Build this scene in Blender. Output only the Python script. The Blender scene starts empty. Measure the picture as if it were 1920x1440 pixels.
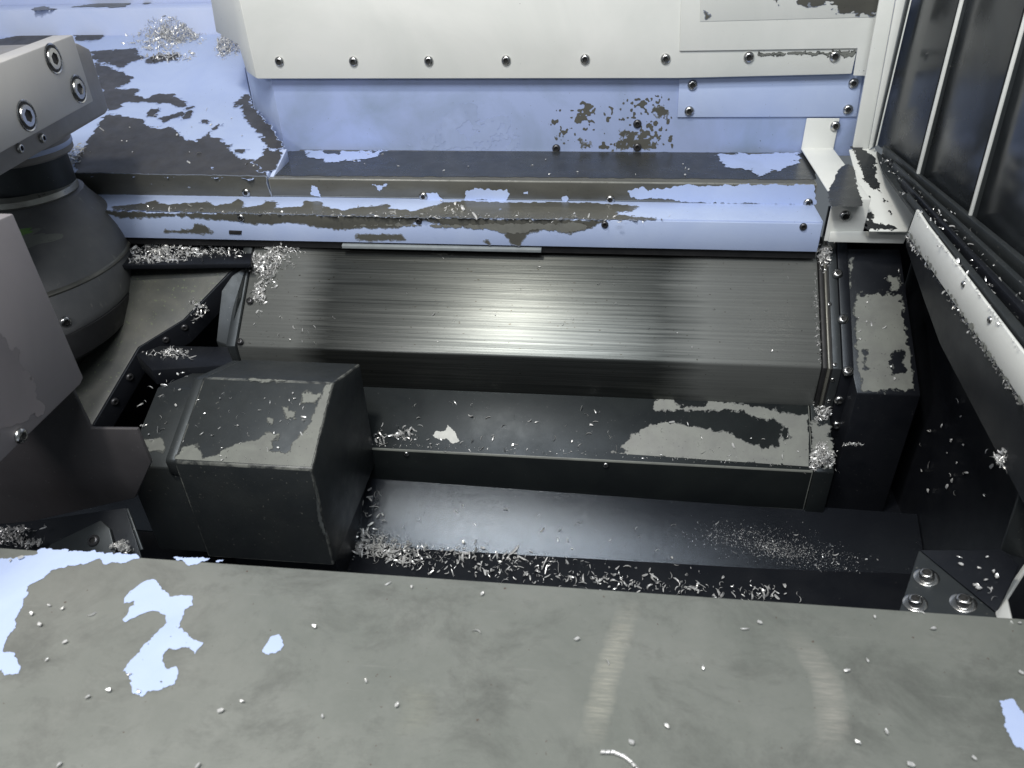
import bpy, bmesh, math, random
import numpy as np
from mathutils import Vector, Matrix

# ------------------------------------------------------------------ camera, world, lamps, exposure
scene = bpy.context.scene
col = scene.collection
R_ = math.radians
PSI, PIT, ROL = R_(7.75), R_(34.0), R_(-2.0)
FPX = 1440.0
F = Vector((-math.sin(PSI)*math.cos(PIT), math.cos(PSI)*math.cos(PIT), -math.sin(PIT)))
R0 = Vector((math.cos(PSI), math.sin(PSI), 0)); U0 = R0.cross(F)
CR = R0*math.cos(ROL) + U0*math.sin(ROL); CU = -R0*math.sin(ROL) + U0*math.cos(ROL)
cd = bpy.data.cameras.new('camera'); cam = bpy.data.objects.new('camera', cd); col.objects.link(cam)
cam.matrix_world = Matrix(((CR.x, CU.x, -F.x, 0), (CR.y, CU.y, -F.y, 0), (CR.z, CU.z, -F.z, 0), (0, 0, 0, 1)))
cd.sensor_width = 36; cd.lens = 36*FPX/1920; cd.clip_start = .01; cd.clip_end = 50
cd.dof.use_dof = True; cd.dof.focus_distance = .95; cd.dof.aperture_fstop = 15.0
scene.camera = cam

w = bpy.data.worlds.new('World'); scene.world = w; w.use_nodes = True
bg = w.node_tree.nodes['Background']; bg.inputs[0].default_value = (.80, .90, 1.0, 1); bg.inputs[1].default_value = .16

def area(name, loc, target, sx, sy, energy, colr):
    l = bpy.data.lights.new(name, 'AREA'); l.shape = 'RECTANGLE'; l.size = sx; l.size_y = sy; l.energy = energy; l.color = colr
    o = bpy.data.objects.new(name, l); col.objects.link(o); o.location = loc
    o.rotation_euler = (Vector(target)-Vector(loc)).to_track_quat('-Z', 'Y').to_euler()
    return o
area('work_lamp', (-.33, .21, 1.00), (-.28, .80, -.4), .15, .12, 12, (1.0, .95, .86))
area('door_light', (-.12, -.22, 1.00), (-.08, .75, -.4), 1.00, .40, 20, (.94, .97, 1.0))

area('side_lamp', (-.66, .10, .16), (-.38, .70, -.45), .16, .10, 1.9, (1.0, .96, .97))

vs = scene.view_settings; vs.view_transform = 'Standard'; vs.look = 'None'; vs.gamma = 1; vs.exposure = 0.0; vs.use_curve_mapping = False

# ------------------------------------------------------------------ geometry helpers
def ray(x, y):
    return (F*FPX + CR*(x-960) + CU*(720-y)).normalized()
class Plane:
    def __init__(s, p, n, u):
        s.p = Vector(p); s.n = Vector(n).normalized(); s.u = Vector(u).normalized(); s.v = s.n.cross(s.u)
    def at(s, x, y, off=0.0):
        d = ray(x, y); return d*((s.p+s.n*off).dot(s.n)/d.dot(s.n))
    def uv(s, x, y):
        q = s.at(x, y)-s.p; return (q.dot(s.u), q.dot(s.v))
    def xyz(s, a, b, h=0.0):
        return s.p + s.u*a + s.v*b + s.n*h
def PY(v): return Plane((0, v, 0), (0, -1, 0), (1, 0, 0))
def PZ(v): return Plane((0, 0, v), (0, 0, 1), (1, 0, 0))
def PXr(v): return Plane((v, 0, 0), (1, 0, 0), (0, 1, 0))       # faces right
def PXl(v): return Plane((v, 0, 0), (-1, 0, 0), (0, -1, 0))     # faces left
def PS(Y, Z, deg): return Plane((0, Y, Z), (0, -math.sin(R_(deg)), math.cos(R_(deg))), (1, 0, 0))

def thing(name, label, cat, base, group=None, kind=None):
    o = bpy.data.objects.new(name, None); col.objects.link(o); o.location = base; o.empty_display_size = .02
    if label: o['label'] = label
    if cat: o['category'] = cat
    if group: o['group'] = group
    if kind: o['kind'] = kind
    return o
def wloc(o):
    v = Vector((0, 0, 0))
    while o is not None: v = v + Vector(o.location); o = o.parent
    return v
def link_mesh(name, me, m, parent=None, base=None):
    """me holds world coordinates; shift to the parent's (or own) base"""
    o = bpy.data.objects.new(name, me); col.objects.link(o)
    b = wloc(parent) if parent is not None else Vector(base or (0, 0, 0))
    me.transform(Matrix.Translation(-b))
    if parent is not None: o.parent = parent
    else: o.location = b
    if m: me.materials.append(m)
    return o
EDGE = [None]
def finish(bm, name, m, parent, bevel=0.0, seg=2, base=None, ang=38):
    bmesh.ops.recalc_face_normals(bm, faces=bm.faces)
    if bevel > 0:
        es = [e for e in bm.edges if len(e.link_faces) == 2 and e.calc_face_angle(0) > R_(12)]
        rb = bmesh.ops.bevel(bm, geom=es, offset=bevel, segments=seg, profile=.5, affect='EDGES', clamp_overlap=True)
        if EDGE[0]:
            for fc in rb['faces']: fc.material_index = 1
    me = bpy.data.meshes.new(name); bm.to_mesh(me); bm.free()
    for p in me.polygons: p.use_smooth = True
    me.set_sharp_from_angle(angle=R_(ang))
    o = link_mesh(name, me, m, parent, base)
    if EDGE[0]: me.materials.append(EDGE[0])
    return o
def prism(name, pts, vec, m, parent=None, bevel=.0012, seg=2, base=None):
    """polygon pts (world) swept along vec"""
    bm = bmesh.new(); vec = Vector(vec)
    a = [bm.verts.new(p) for p in pts]; b = [bm.verts.new(Vector(p)+vec) for p in pts]
    bm.faces.new(a); bm.faces.new(b[::-1]); n = len(pts)
    for i in range(n): bm.faces.new((a[i], b[i], b[(i+1) % n], a[(i+1) % n]))
    return finish(bm, name, m, parent, bevel, seg, base)
def slab(name, pl, px, th, m, parent=None, bevel=.0010, off=0.0, base=None):
    return prism(name, [pl.at(x, y, off) for x, y in px], -pl.n*th, m, parent, bevel, 2, base)
def xprism(name, yz, x0, x1, m, parent=None, bevel=.0014, base=None):
    return prism(name, [(x0, y, z) for y, z in yz], (x1-x0, 0, 0), m, parent, bevel, 2, base)
def solid(name, top, bot, m, parent=None, bevel=.0012, base=None):
    """two matching rings of world points"""
    bm = bmesh.new(); a = [bm.verts.new(p) for p in top]; b = [bm.verts.new(p) for p in bot]; n = len(a)
    bm.faces.new(a); bm.faces.new(b[::-1])
    for i in range(n): bm.faces.new((a[i], b[i], b[(i+1) % n], a[(i+1) % n]))
    return finish(bm, name, m, parent, bevel, 2, base)
def lathe(name, prof, origin, axis, m, parent=None, seg=64, base=None, ang=35, arc=None):
    """prof = [(r, h)] revolved about axis through origin"""
    ax = Vector(axis).normalized(); t = ax.orthogonal().normalized(); s = ax.cross(t); o = Vector(origin)
    bm = bmesh.new(); rings = []
    for r, h in prof:
        if r < 1e-6: rings.append([bm.verts.new(o+ax*h)]); continue
        rings.append([bm.verts.new(o+ax*h+(t*math.cos(2*math.pi*i/seg)+s*math.sin(2*math.pi*i/seg))*r) for i in range(seg)])
    for A, B in zip(rings, rings[1:]):
        if len(A) == 1 and len(B) == 1: continue
        for i in range(seg):
            j = (i+1) % seg
            if len(A) == 1: bm.faces.new((A[0], B[j], B[i]))
            elif len(B) == 1: bm.faces.new((A[i], A[j], B[0]))
            else: bm.faces.new((A[i], A[j], B[j], B[i]))
    bmesh.ops.recalc_face_normals(bm, faces=bm.faces)
    me = bpy.data.meshes.new(name); bm.to_mesh(me); bm.free()
    for p in me.polygons: p.use_smooth = True
    me.set_sharp_from_angle(angle=R_(ang))
    return link_mesh(name, me, m, parent, base)

# ------------------------------------------------------------------ materials
MATS = {}
def new_mat(name):
    m = bpy.data.materials.new(name); m.use_nodes = True; MATS[name] = m
    nt = m.node_tree; return m, nt, nt.nodes['Principled BSDF']
def nd(nt, t, **kw):
    n = nt.nodes.new(t)
    for k, v in kw.items():
        if k.startswith('i_'): n.inputs[k[2:].replace('_', ' ')].default_value = v
        else: setattr(n, k, v)
    return n
def c4(c): return (c[0], c[1], c[2], 1)
def noise(nt, scale, detail=5, rough=.6, stretch=(1, 1, 1), loc=(0, 0, 0), dist=0.0):
    tc = nd(nt, 'ShaderNodeTexCoord'); mp = nd(nt, 'ShaderNodeMapping')
    mp.inputs['Scale'].default_value = stretch; mp.inputs['Location'].default_value = loc
    nt.links.new(tc.outputs['Object'], mp.inputs['Vector'])
    n = nd(nt, 'ShaderNodeTexNoise'); n.inputs['Scale'].default_value = scale; n.inputs['Detail'].default_value = detail
    n.inputs['Roughness'].default_value = rough; n.inputs['Distortion'].default_value = dist
    nt.links.new(mp.outputs[0], n.inputs['Vector']); return n.outputs['Fac']
def ramp(nt, fac, lo, hi, a=0.0, b=1.0):
    r = nd(nt, 'ShaderNodeMapRange'); r.inputs['From Min'].default_value = lo; r.inputs['From Max'].default_value = hi
    r.inputs['To Min'].default_value = a; r.inputs['To Max'].default_value = b
    nt.links.new(fac, r.inputs['Value']); return r.outputs[0]
def mixc(nt, fac, a, b):
    x = nd(nt, 'ShaderNodeMix', data_type='RGBA')
    for s, v in ((6, a), (7, b)):
        if isinstance(v, tuple): x.inputs[s].default_value = c4(v)
        else: nt.links.new(v, x.inputs[s])
    if isinstance(fac, float): x.inputs[0].default_value = fac
    else: nt.links.new(fac, x.inputs[0])
    return x.outputs[2]
def bump(nt, b, h, strength, dist=.001):
    n = nd(nt, 'ShaderNodeBump'); n.inputs['Strength'].default_value = strength; n.inputs['Distance'].default_value = dist
    nt.links.new(h, n.inputs['Height']); nt.links.new(n.outputs[0], b.inputs['Normal'])

def surf(name, base, base2, rough=(.4, .6), metal=0.0, scale=18, fine=900, fb=.05, spots=None, spec=.5, stretch=(1, 1, 1), coat=0.0, lo=.35, hi=.7):
    m, nt, b = new_mat(name)
    n1 = noise(nt, scale, 6, .62, stretch, dist=.6)
    c = mixc(nt, ramp(nt, n1, lo, hi), base, base2)
    if spots:
        sc, thr, colr = spots
        n2 = noise(nt, sc, 2, .5, loc=(3, 1, 2))
        c = mixc(nt, ramp(nt, n2, thr, thr+.03), c, colr)
    nt.links.new(c, b.inputs['Base Color'])
    n3 = noise(nt, scale*2.3, 5, .65, stretch, loc=(7, 2, 1))
    nt.links.new(ramp(nt, n3, .3, .7, rough[0], rough[1]), b.inputs['Roughness'])
    b.inputs['Metallic'].default_value = metal; b.inputs['Specular IOR Level'].default_value = spec
    b.inputs['Coat Weight'].default_value = coat; b.inputs['Coat Roughness'].default_value = .15
    if fb > 0: bump(nt, b, noise(nt, fine, 3, .5), fb, .0006)
    return m
surf('blue_paint', (.41, .50, .74), (.46, .55, .77), (.38, .55), scale=14, fine=1400, fb=.08, spots=(420, .74, (.12, .14, .2)))
surf('blue_dirty', (.40, .49, .76), (.30, .38, .54), (.35, .55), scale=9, fine=1400, fb=.08, spots=(300, .72, (.10, .11, .14)), lo=.45, hi=.75)
surf('pale_blue_paint', (.50, .58, .80), (.55, .62, .82), (.45, .6), scale=14, fine=1400, fb=.08)
surf('blue_smudge', (.35, .43, .66), (.29, .36, .54), (.3, .5), scale=30, fine=1400, fb=.08)
surf('plate_black', (.011, .013, .014), (.017, .020, .020), (.30, .42), scale=14, fine=1300, fb=.12, spots=(380, .72, (.08, .08, .08)), spec=.22)
surf('half_wear', (.075, .080, .075), (.055, .060, .058), (.35, .5), scale=60, fine=1300, fb=.1)
surf('half_stain', (.24, .27, .33), (.18, .20, .24), (.35, .5), scale=60, fine=1300, fb=.1)
surf('white_paint', (.76, .77, .74), (.66, .68, .65), (.35, .5), scale=6, fine=1600, fb=.1, spots=(260, .76, (.35, .36, .35)))
surf('dark_film', (.020, .023, .026), (.036, .038, .038), (.22, .38), scale=22, fine=700, fb=.04, spots=(500, .72, (.10, .10, .09)))
surf('brown_film', (.036, .036, .038), (.058, .056, .055), (.3, .5), scale=26, fine=700, fb=.05)
surf('worn_metal', (.15, .148, .128), (.10, .10, .09), (.28, .46), metal=.35, scale=16, fine=1100, fb=.1, spots=(350, .71, (.06, .055, .045)), stretch=(.5, 1.6, 1.6))
surf('bare_edge', (.42, .42, .38), (.30, .30, .27), (.25, .4), metal=.6, scale=40, fine=1200, fb=.1)
surf('black_coat', (.008, .009, .012), (.013, .014, .017), (.30, .42), scale=20, fine=1500, fb=.22, spots=(420, .73, (.06, .06, .06)), spec=.3)
surf('charcoal_coat', (.020, .023, .025), (.030, .033, .033), (.38, .55), scale=18, fine=1300, fb=.15, spots=(380, .71, (.11, .11, .10)))
surf('grey_wear', (.19, .20, .18), (.15, .155, .145), (.35, .5), scale=40, fine=1300, fb=.1, spots=(420, .70, (.06, .06, .06)))
surf('pale_wear', (.52, .53, .50), (.42, .43, .41), (.4, .55), scale=40, fine=1300, fb=.1)
surf('green_paint', (.16, .30, .08), (.10, .20, .07), (.5, .65), scale=60, fine=900, fb=.1)
surf('brown_base', (.080, .082, .072), (.045, .050, .048), (.35, .55), metal=.2, scale=22, fine=900, fb=.12, spots=(260, .66, (.10, .12, .075)))
surf('block_grey', (.50, .49, .47), (.44, .43, .42), (.40, .55), scale=10, fine=1500, fb=.15)
surf('block_dark', (.26, .25, .24), (.20, .195, .19), (.4, .55), scale=16, fine=1500, fb=.12)
surf('mauve_panel', (.27, .25, .26), (.23, .215, .225), (.45, .6), scale=8, fine=1400, fb=.1)
surf('panel_stain', (.20, .185, .195), (.17, .16, .17), (.4, .55), scale=20, fine=1400, fb=.1)
surf('panel_dark', (.075, .070, .074), (.058, .055, .058), (.42, .58), scale=14, fine=1400, fb=.12, spots=(300, .72, (.14, .14, .14)))
surf('worn_edge', (.030, .033, .034), (.17, .175, .16), (.32, .48), scale=55, fine=1300, fb=.1, lo=.42, hi=.62)
surf('rubber', (.008, .008, .009), (.014, .014, .015), (.5, .65), scale=40, fine=900, fb=.15)
surf('screw_steel', (.55, .55, .54), (.40, .40, .40), (.18, .32), metal=1.0, scale=120, fine=2000, fb=.05)
surf('dark_screw', (.10, .10, .105), (.06, .06, .065), (.25, .4), metal=.7, scale=120, fine=2000, fb=.05)
surf('chip_metal', (.84, .84, .83), (.55, .55, .54), (.22, .45), metal=.5, scale=300, fine=3000, fb=0)
surf('seal_white', (.26, .29, .30), (.20, .22, .23), (.4, .5), scale=40, fine=900, fb=.1)
surf('chute_coat', (.008, .009, .012), (.013, .015, .019), (.17, .25), scale=7, fine=1300, fb=.42, spots=(330, .73, (.05, .05, .05)), spec=.85)
MATS['chute_coat'].node_tree.nodes['Principled BSDF'].inputs['Specular Tint'].default_value = (.78, .88, 1.0, 1)
for k_ in ('black_coat', 'charcoal_coat', 'plate_black'): MATS[k_].node_tree.nodes['Principled BSDF'].inputs['Specular Tint'].default_value = (.82, .91, 1.0, 1)
m, nt, b = new_mat('socket'); b.inputs['Base Color'].default_value = (.01, .01, .01, 1); b.inputs['Roughness'].default_value = .6
m, nt, b = new_mat('glass_dark')
c = mixc(nt, ramp(nt, noise(nt, 7, 4, .6, dist=1.0), .4, .75), (.012, .014, .016), (.035, .040, .044))
nt.links.new(c, b.inputs['Base Color']); b.inputs['Specular IOR Level'].default_value = .7
nt.links.new(ramp(nt, noise(nt, 10, 5, .6, loc=(4, 4, 4)), .35, .7, .14, .38), b.inputs['Roughness'])

# brushed steel of the way cover: streaks along X, polished where the scraper rubs
m, nt, b = new_mat('way_steel')
st = noise(nt, 520, 6, .72, (.007, 1, 1)); st2 = noise(nt, 230, 7, .8, (.009, 1, 1), loc=(2, 5, 1)); bl = noise(nt, 5, 4, .6, (.6, 1.6, 1.6))
tc = nd(nt, 'ShaderNodeTexCoord'); sx = nd(nt, 'ShaderNodeSeparateXYZ'); nt.links.new(tc.outputs['Object'], sx.inputs[0])
ad = nd(nt, 'ShaderNodeMath', operation='MULTIPLY_ADD'); nt.links.new(st2, ad.inputs[0]); ad.inputs[1].default_value = .09; nt.links.new(sx.outputs[0], ad.inputs[2])
ml = ramp(nt, ad.outputs[0], -.225, -.185); mr = ramp(nt, ad.outputs[0], .215, .262, 1, 0)
mk = nd(nt, 'ShaderNodeMath', operation='MULTIPLY'); nt.links.new(ml, mk.inputs[0]); nt.links.new(mr, mk.inputs[1]); mk = mk.outputs[0]
pol = mixc(nt, ramp(nt, st, .36, .66), (.058, .063, .061), (.145, .152, .145))
pol = mixc(nt, ramp(nt, st2, .50, .68, 0, .6), pol, (.06, .065, .063))
dul = mixc(nt, ramp(nt, st, .36, .66), (.17, .178, .172), (.22, .23, .22))
c = mixc(nt, mk, dul, pol)
c = mixc(nt, ramp(nt, bl, .55, .75, 0, .35), c, (.07, .075, .075))
c = mixc(nt, ramp(nt, noise(nt, 420, 2, .5, (.5, 1, 1)), .715, .73), c, (.045, .04, .03))
nt.links.new(c, b.inputs['Base Color'])
nt.links.new(ramp(nt, mk, 0, 1, .62, .92), b.inputs['Metallic'])
r1 = nd(nt, 'ShaderNodeMath', operation='ADD'); nt.links.new(ramp(nt, st2, .35, .7, -.04, .05), r1.inputs[0]); nt.links.new(ramp(nt, mk, 0, 1, .46, .36), r1.inputs[1])
nt.links.new(r1.outputs[0], b.inputs['Roughness'])
tg = nd(nt, 'ShaderNodeTangent', direction_type='RADIAL', axis='X'); nt.links.new(tg.outputs[0], b.inputs['Tangent'])
nt.links.new(ramp(nt, mk, 0, 1, .15, .22), b.inputs['Anisotropic'])
bump(nt, b, noise(nt, 520, 4, .7, (.008, 1, 1)), .22, .0006)

# front sill: dull grey-green film with swirls, smears and scratch arcs with painted-in lamp glint
m, nt, b = new_mat('sill_film')
n1 = noise(nt, 7, 10, .74, dist=.25); n2 = noise(nt, 14, 10, .76, (1, 1.3, 1), loc=(4, 2, 0), dist=.35); n3 = noise(nt, 3, 3, .5)
c = mixc(nt, ramp(nt, n1, .36, .66), (.165, .178, .160), (.228, .237, .217))
c = mixc(nt, ramp(nt, n2, .48, .66, 0, .7), c, (.100, .105, .096))
c = mixc(nt, ramp(nt, n3, .5, .7, 0, .5), c, (.235, .235, .215))
c = mixc(nt, ramp(nt, noise(nt, 260, 2, .5, loc=(9, 1, 0)), .735, .75), c, (.10, .075, .06))
c = mixc(nt, ramp(nt, noise(nt, 420, 3, .7, (.05, 1, 1), loc=(1, 8, 0)), .62, .8, 0, .35), c, (.30, .30, .28))
nt.links.new(c, b.inputs['Base Color']); b.inputs['Metallic'].default_value = .15
nt.links.new(ramp(nt, n2, .3, .7, .42, .58), b.inputs['Roughness'])
bump(nt, b, noise(nt, 700, 3, .6, (.3, 1, 1)), .08, .0006)
m, nt, b = new_mat('polished_scratch')
b.inputs['Base Color'].default_value = (.38, .375, .32, 1); b.inputs['Metallic'].default_value = .0; b.inputs['Roughness'].default_value = .45
M = MATS

# ------------------------------------------------------------------ paint films and wear: noisy contours meshed on a surface
_rng = np.random.RandomState(5); _tab = _rng.rand(256, 256)
def vnoise(x, y):
    xi = np.floor(x).astype(int); yi = np.floor(y).astype(int); fx = x-xi; fy = y-yi
    fx = fx*fx*(3-2*fx); fy = fy*fy*(3-2*fy)
    g = lambda a, b: _tab[a % 256, b % 256]
    return (g(xi, yi)*(1-fx)+g(xi+1, yi)*fx)*(1-fy)+(g(xi, yi+1)*(1-fx)+g(xi+1, yi+1)*fx)*fy-.5
def fbm(x, y, f, o=4, seed=0):
    s = 0; a = 1.0
    for k in range(o): s = s+a*vnoise(x*f+seed*17.3+k*5.1, y*f+seed*9.7+k*3.3); f *= 2.1; a *= .55
    return s
def sdf(X, Y, poly):
    d = np.full(X.shape, 1e9); ins = np.zeros(X.shape, bool); n = len(poly)
    for i in range(n):
        ax, ay = poly[i]; bx, by = poly[(i+1) % n]
        ex, ey = bx-ax, by-ay; L = ex*ex+ey*ey+1e-18
        t = np.clip(((X-ax)*ex+(Y-ay)*ey)/L, 0, 1)
        d = np.minimum(d, (X-ax-t*ex)**2+(Y-ay-t*ey)**2)
        if abs(ey) > 1e-12:
            ins ^= ((ay > Y) != (by > Y)) & (X < ex*(Y-ay)/ey+ax)
    return np.where(ins, 1, -1)*np.sqrt(d)
FILM_SEED = [0]
def film(name, pl, polys, m, parent, off=.0003, **kw):
    hl = {'grey_wear': 'half_wear', 'brown_film': 'blue_smudge', 'worn_metal': 'half_stain'}.get(m.name)
    for k, p in enumerate(polys):
        sd0 = FILM_SEED[0]
        o = film1(name, pl, [p], m, parent, off=off+k*.00002, **kw)
        if hl and kw.get('halo', True):
            FILM_SEED[0] = sd0; k2 = dict(kw); k2['bias'] = k2.get('bias', 0)+.0011; k2['amp'] = kw.get('amp', .003)*1.15
            film1('stain_edge', pl, [p], M[hl], parent, off=off+k*.00002-.00013, **k2)
def film1(name, pl, polys, m, parent, amp=.003, freq=120, holes=(), off=.0003, res=.0012, speck=0.0, sfreq=400, clip=None, bias=0.0, cap=None, halo=True, streak=1.0, base=None, label=None):
    """polys, holes, clip: outlines in photo pixels, carried onto the surface pl; amp roughens their edges (m)"""
    FILM_SEED[0] += 1; sd = FILM_SEED[0]
    P = [[pl.uv(*q) for q in p] for p in polys]; Hh = [[pl.uv(*q) for q in p] for p in holes]
    allp = np.array([q for p in P for q in p]); pad = amp*2.2+res*2
    u = np.arange(allp[:, 0].min()-pad, allp[:, 0].max()+pad, res); v = np.arange(allp[:, 1].min()-pad, allp[:, 1].max()+pad, res)
    U, V = np.meshgrid(u, v, indexing='ij')
    f = np.full(U.shape, -1e9)
    for p in P: f = np.maximum(f, sdf(U, V, p))
    for p in Hh: f = np.minimum(f, -sdf(U, V, p))
    if cap: f = np.minimum(f, cap)
    f = f+amp*2.6*fbm(U*streak, V, freq, 5, sd)+amp*.9*fbm(U*streak, V, freq*4.3, 3, sd+20)+bias
    if speck == 0: f = f+min(.0016, amp*.9)*fbm(U, V, 420, 2, sd+50)
    if speck > 0: f = f+speck*fbm(U, V, sfreq, 2, sd+50)
    if clip: f = np.minimum(f, sdf(U, V, [pl.uv(*q) for q in clip]))
    S = f > 0
    vid = {}; verts = []; faces = []
    def gv(key, a, b):
        i = vid.get(key)
        if i is None: i = len(verts); vid[key] = i; verts.append(pl.xyz(a, b, off))
        return i
    full = S[:-1, :-1] & S[1:, :-1] & S[1:, 1:] & S[:-1, 1:]
    anyc = (S[:-1, :-1] | S[1:, :-1] | S[1:, 1:] | S[:-1, 1:]) & ~full
    # interior: merge runs along v into strips
    for i in range(full.shape[0]):
        colm = full[i]; j = 0; n = len(colm)
        if not colm.any(): continue
        idx = np.flatnonzero(np.diff(np.concatenate(([0], colm.view(np.int8), [0]))))
        for a, e in zip(idx[::2], idx[1::2]):
            faces.append((gv((i, a), u[i], v[a]), gv((i+1, a), u[i+1], v[a]), gv((i+1, e), u[i+1], v[e]), gv((i, e), u[i], v[e])))
    for i, j in zip(*np.nonzero(anyc)):
        cs = ((i, j), (i+1, j), (i+1, j+1), (i, j+1)); poly = []
        for k in range(4):
            a = cs[k]; e = cs[(k+1) % 4]
            if S[a]: poly.append(gv((int(a[0]), int(a[1])), u[a[0]], v[a[1]]))
            if S[a] != S[e]:
                t = f[a]/(f[a]-f[e]); key = (min(a, e), max(a, e))
                poly.append(gv(key, u[a[0]]+(u[e[0]]-u[a[0]])*t, v[a[1]]+(v[e[1]]-v[a[1]])*t))
        if len(poly) > 2: faces.append(tuple(poly))
    me = bpy.data.meshes.new(name); me.from_pydata([tuple(q) for q in verts], [], faces); me.update()
    o = link_mesh(name, me, m, parent, base)
    if label: o['label'] = label
    return o

# ------------------------------------------------------------------ screws
def orient(n):
    return Vector((0, 0, 1)).rotation_difference(Vector(n).normalized())
def head_mesh(name, m, ms, kind):
    bm = bmesh.new()
    if kind == 'button': prof = [(1.0, -.15), (1.0, .12), (.97, .26), (.86, .42), (.70, .53), (.56, .58)]
    elif kind == 'cap': prof = [(1.0, -.5), (1.0, .50), (.93, .60), (.62, .62)]
    else: prof = [(1.0, -.1), (1.0, .06), (.98, .08), (.62, .08), (.60, .45), (.52, .62), (.40, .68)]
    seg = 18; rings = []
    for r, h in prof: rings.append([bm.verts.new((r*math.cos(2*math.pi*i/seg), r*math.sin(2*math.pi*i/seg), h)) for i in range(seg)])
    ht = prof[-1][1]; rs = prof[-1][0]
    def hexr(a):
        k = (a % (math.pi/3))-math.pi/6; return rs*.86/math.cos(k)*.95
    rings.append([bm.verts.new((hexr(2*math.pi*i/seg)*math.cos(2*math.pi*i/seg), hexr(2*math.pi*i/seg)*math.sin(2*math.pi*i/seg), ht)) for i in range(seg)])
    rings.append([bm.verts.new((hexr(2*math.pi*i/seg)*.96*math.cos(2*math.pi*i/seg), hexr(2*math.pi*i/seg)*.96*math.sin(2*math.pi*i/seg), ht-.34)) for i in range(seg)])
    for q, (A, B) in enumerate(zip(rings, rings[1:])):
        for i in range(seg):
            fc = bm.faces.new((A[i], A[(i+1) % seg], B[(i+1) % seg], B[i])); fc.smooth = True
    fc = bm.faces.new(rings[-1]); fc.material_index = 1
    me = bpy.data.meshes.new(name); bm.to_mesh(me); bm.free(); me.materials.append(m); me.materials.append(ms)
    me.set_sharp_from_angle(angle=R_(50)); return me
HEAD = {('button', 0): head_mesh('button_head', M['screw_steel'], M['socket'], 'button'), ('button', 1): head_mesh('dark_button_head', M['dark_screw'], M['socket'], 'button'),
        ('cap', 0): head_mesh('cap_head', M['screw_steel'], M['socket'], 'cap'), ('washer', 0): head_mesh('washer_head', M['screw_steel'], M['socket'], 'washer')}
def screw(pl, x, y, r, parent, kind='button', dark=0, off=0.0, name='screw'):
    o = bpy.data.objects.new(name, HEAD[(kind, dark)]); col.objects.link(o); o.parent = parent
    o.location = pl.at(x, y)+pl.n*off-wloc(parent); o.scale = (r, r, r)
    o.rotation_mode = 'QUATERNION'
    o.rotation_quaternion = orient(pl.n) @ Matrix.Rotation(random.random()*6.28, 3, 'Z').to_quaternion()
    return o
random.seed(3)

# ================================================================== key levels of the place (camera at the origin, metres)
Y_WHITE, Y_WALL = 1.013, 1.026
Z_SHELF, Y_SHELF = -.318, .906
Z_LEDGE, Y_STRIP, Z_STRIP = -.3425, .848, -.377
S_DEG = 40.0; ST_Y0, ST_Z0, ST_Y1, ST_Z1 = .862, -.388, .757, -.476
Z_STB = -.530
LP_Y1, LP_Z1, LP_ZB = .693, -.574, -.613
CH_Y1, CH_Z1 = .620, -.664
Z_SILL, Y_SILL = -.400, .350
pWhite, pWall, pShelf, pShelfF = PY(Y_WHITE), PY(Y_WALL), PZ(Z_SHELF), PY(Y_SHELF)
pLedge, pStrip = PZ(Z_LEDGE), PY(Y_STRIP)
pSteel, pSteelF = PS(ST_Y0, ST_Z0, S_DEG), PY(ST_Y1)
pLow, pLowF = PS(LP_Y1, LP_Z1, 35), PY(LP_Y1)
pChute = PS(LP_Y1, LP_ZB, 35)
pSill = PZ(Z_SILL)
pDeck = PS(Y_SHELF, Z_SHELF, 14)

def plane3(a, b, c):
    a, b, c = Vector(a), Vector(b), Vector(c); n = (b-a).cross(c-a).normalized()
    if n.dot(a) > 0: n = -n                       # face the side the camera stands on
    u = (b-a).normalized(); return Plane(a, n, u)

# ================================================================== SETTING: back wall, rear wall, dark walls, trough floor
XWL = -.447
back_wall = thing('back_wall', None, None, (0, Y_WALL, Z_SHELF), kind='structure')
prism('wall_sheet', [(XWL, Y_WALL, Z_SHELF-.004), (.33, Y_WALL, Z_SHELF-.004), (.33, Y_WALL, .02), (XWL, Y_WALL, .02)], (0, .004, 0), M['blue_dirty'], back_wall, .0006)
sA = Vector((XWL, Y_WALL, 0)); sB = pDeck.at(477, 203)
prism('splayed_sheet', [(sA.x-.0006, sA.y+.0006, -.33), (sB.x, sB.y, -.33), (sB.x, sB.y, .02), (sA.x-.0006, sA.y+.0006, .02)], (.003, .003, 0), M['blue_paint'], back_wall, .0006)
prism('return_sheet', [(sB.x-.0006, sB.y+.0006, -.33), (sB.x-.055, sB.y+.12, -.33), (sB.x-.055, sB.y+.12, .02), (sB.x-.0006, sB.y+.0006, .02)], (.004, .001, 0), M['blue_paint'], back_wall, .0006)
ap = slab('access_panel', pWall, [(1274, 141), (1618, 139), (1606, 219), (1270, 220)], .002, M['blue_paint'], back_wall, .0006, off=.0026)
for x, y in ((1298, 158), (1599, 155), (1292, 207), (1589, 204)): screw(pWall, x, y, .0062, ap, off=.0026)
for x, y in ((1195, 232), (1195, 276), (1043, 278)): screw(pWall, x, y, .0055, back_wall, dark=1)
film('corrosion', pWall, [[(1030, 195), (1100, 192), (1180, 180), (1262, 176), (1262, 280), (1035, 280)]], M['worn_metal'], back_wall, amp=.0022, freq=60, speck=.010, sfreq=210, cap=.0025, bias=-.0053, halo=False, off=.0004, res=.0008)
film('corrosion', pWall, [[(1212, 202), (1258, 200), (1260, 212), (1240, 224), (1214, 212)], [(1150, 268), (1170, 238), (1200, 248), (1235, 262), (1238, 281), (1145, 281)], [(1084, 262), (1120, 272), (1118, 280), (1090, 276)]], M['worn_metal'], back_wall, amp=.0034, freq=170, off=.0005, res=.0008, bias=-.0032, cap=.004)
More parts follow.
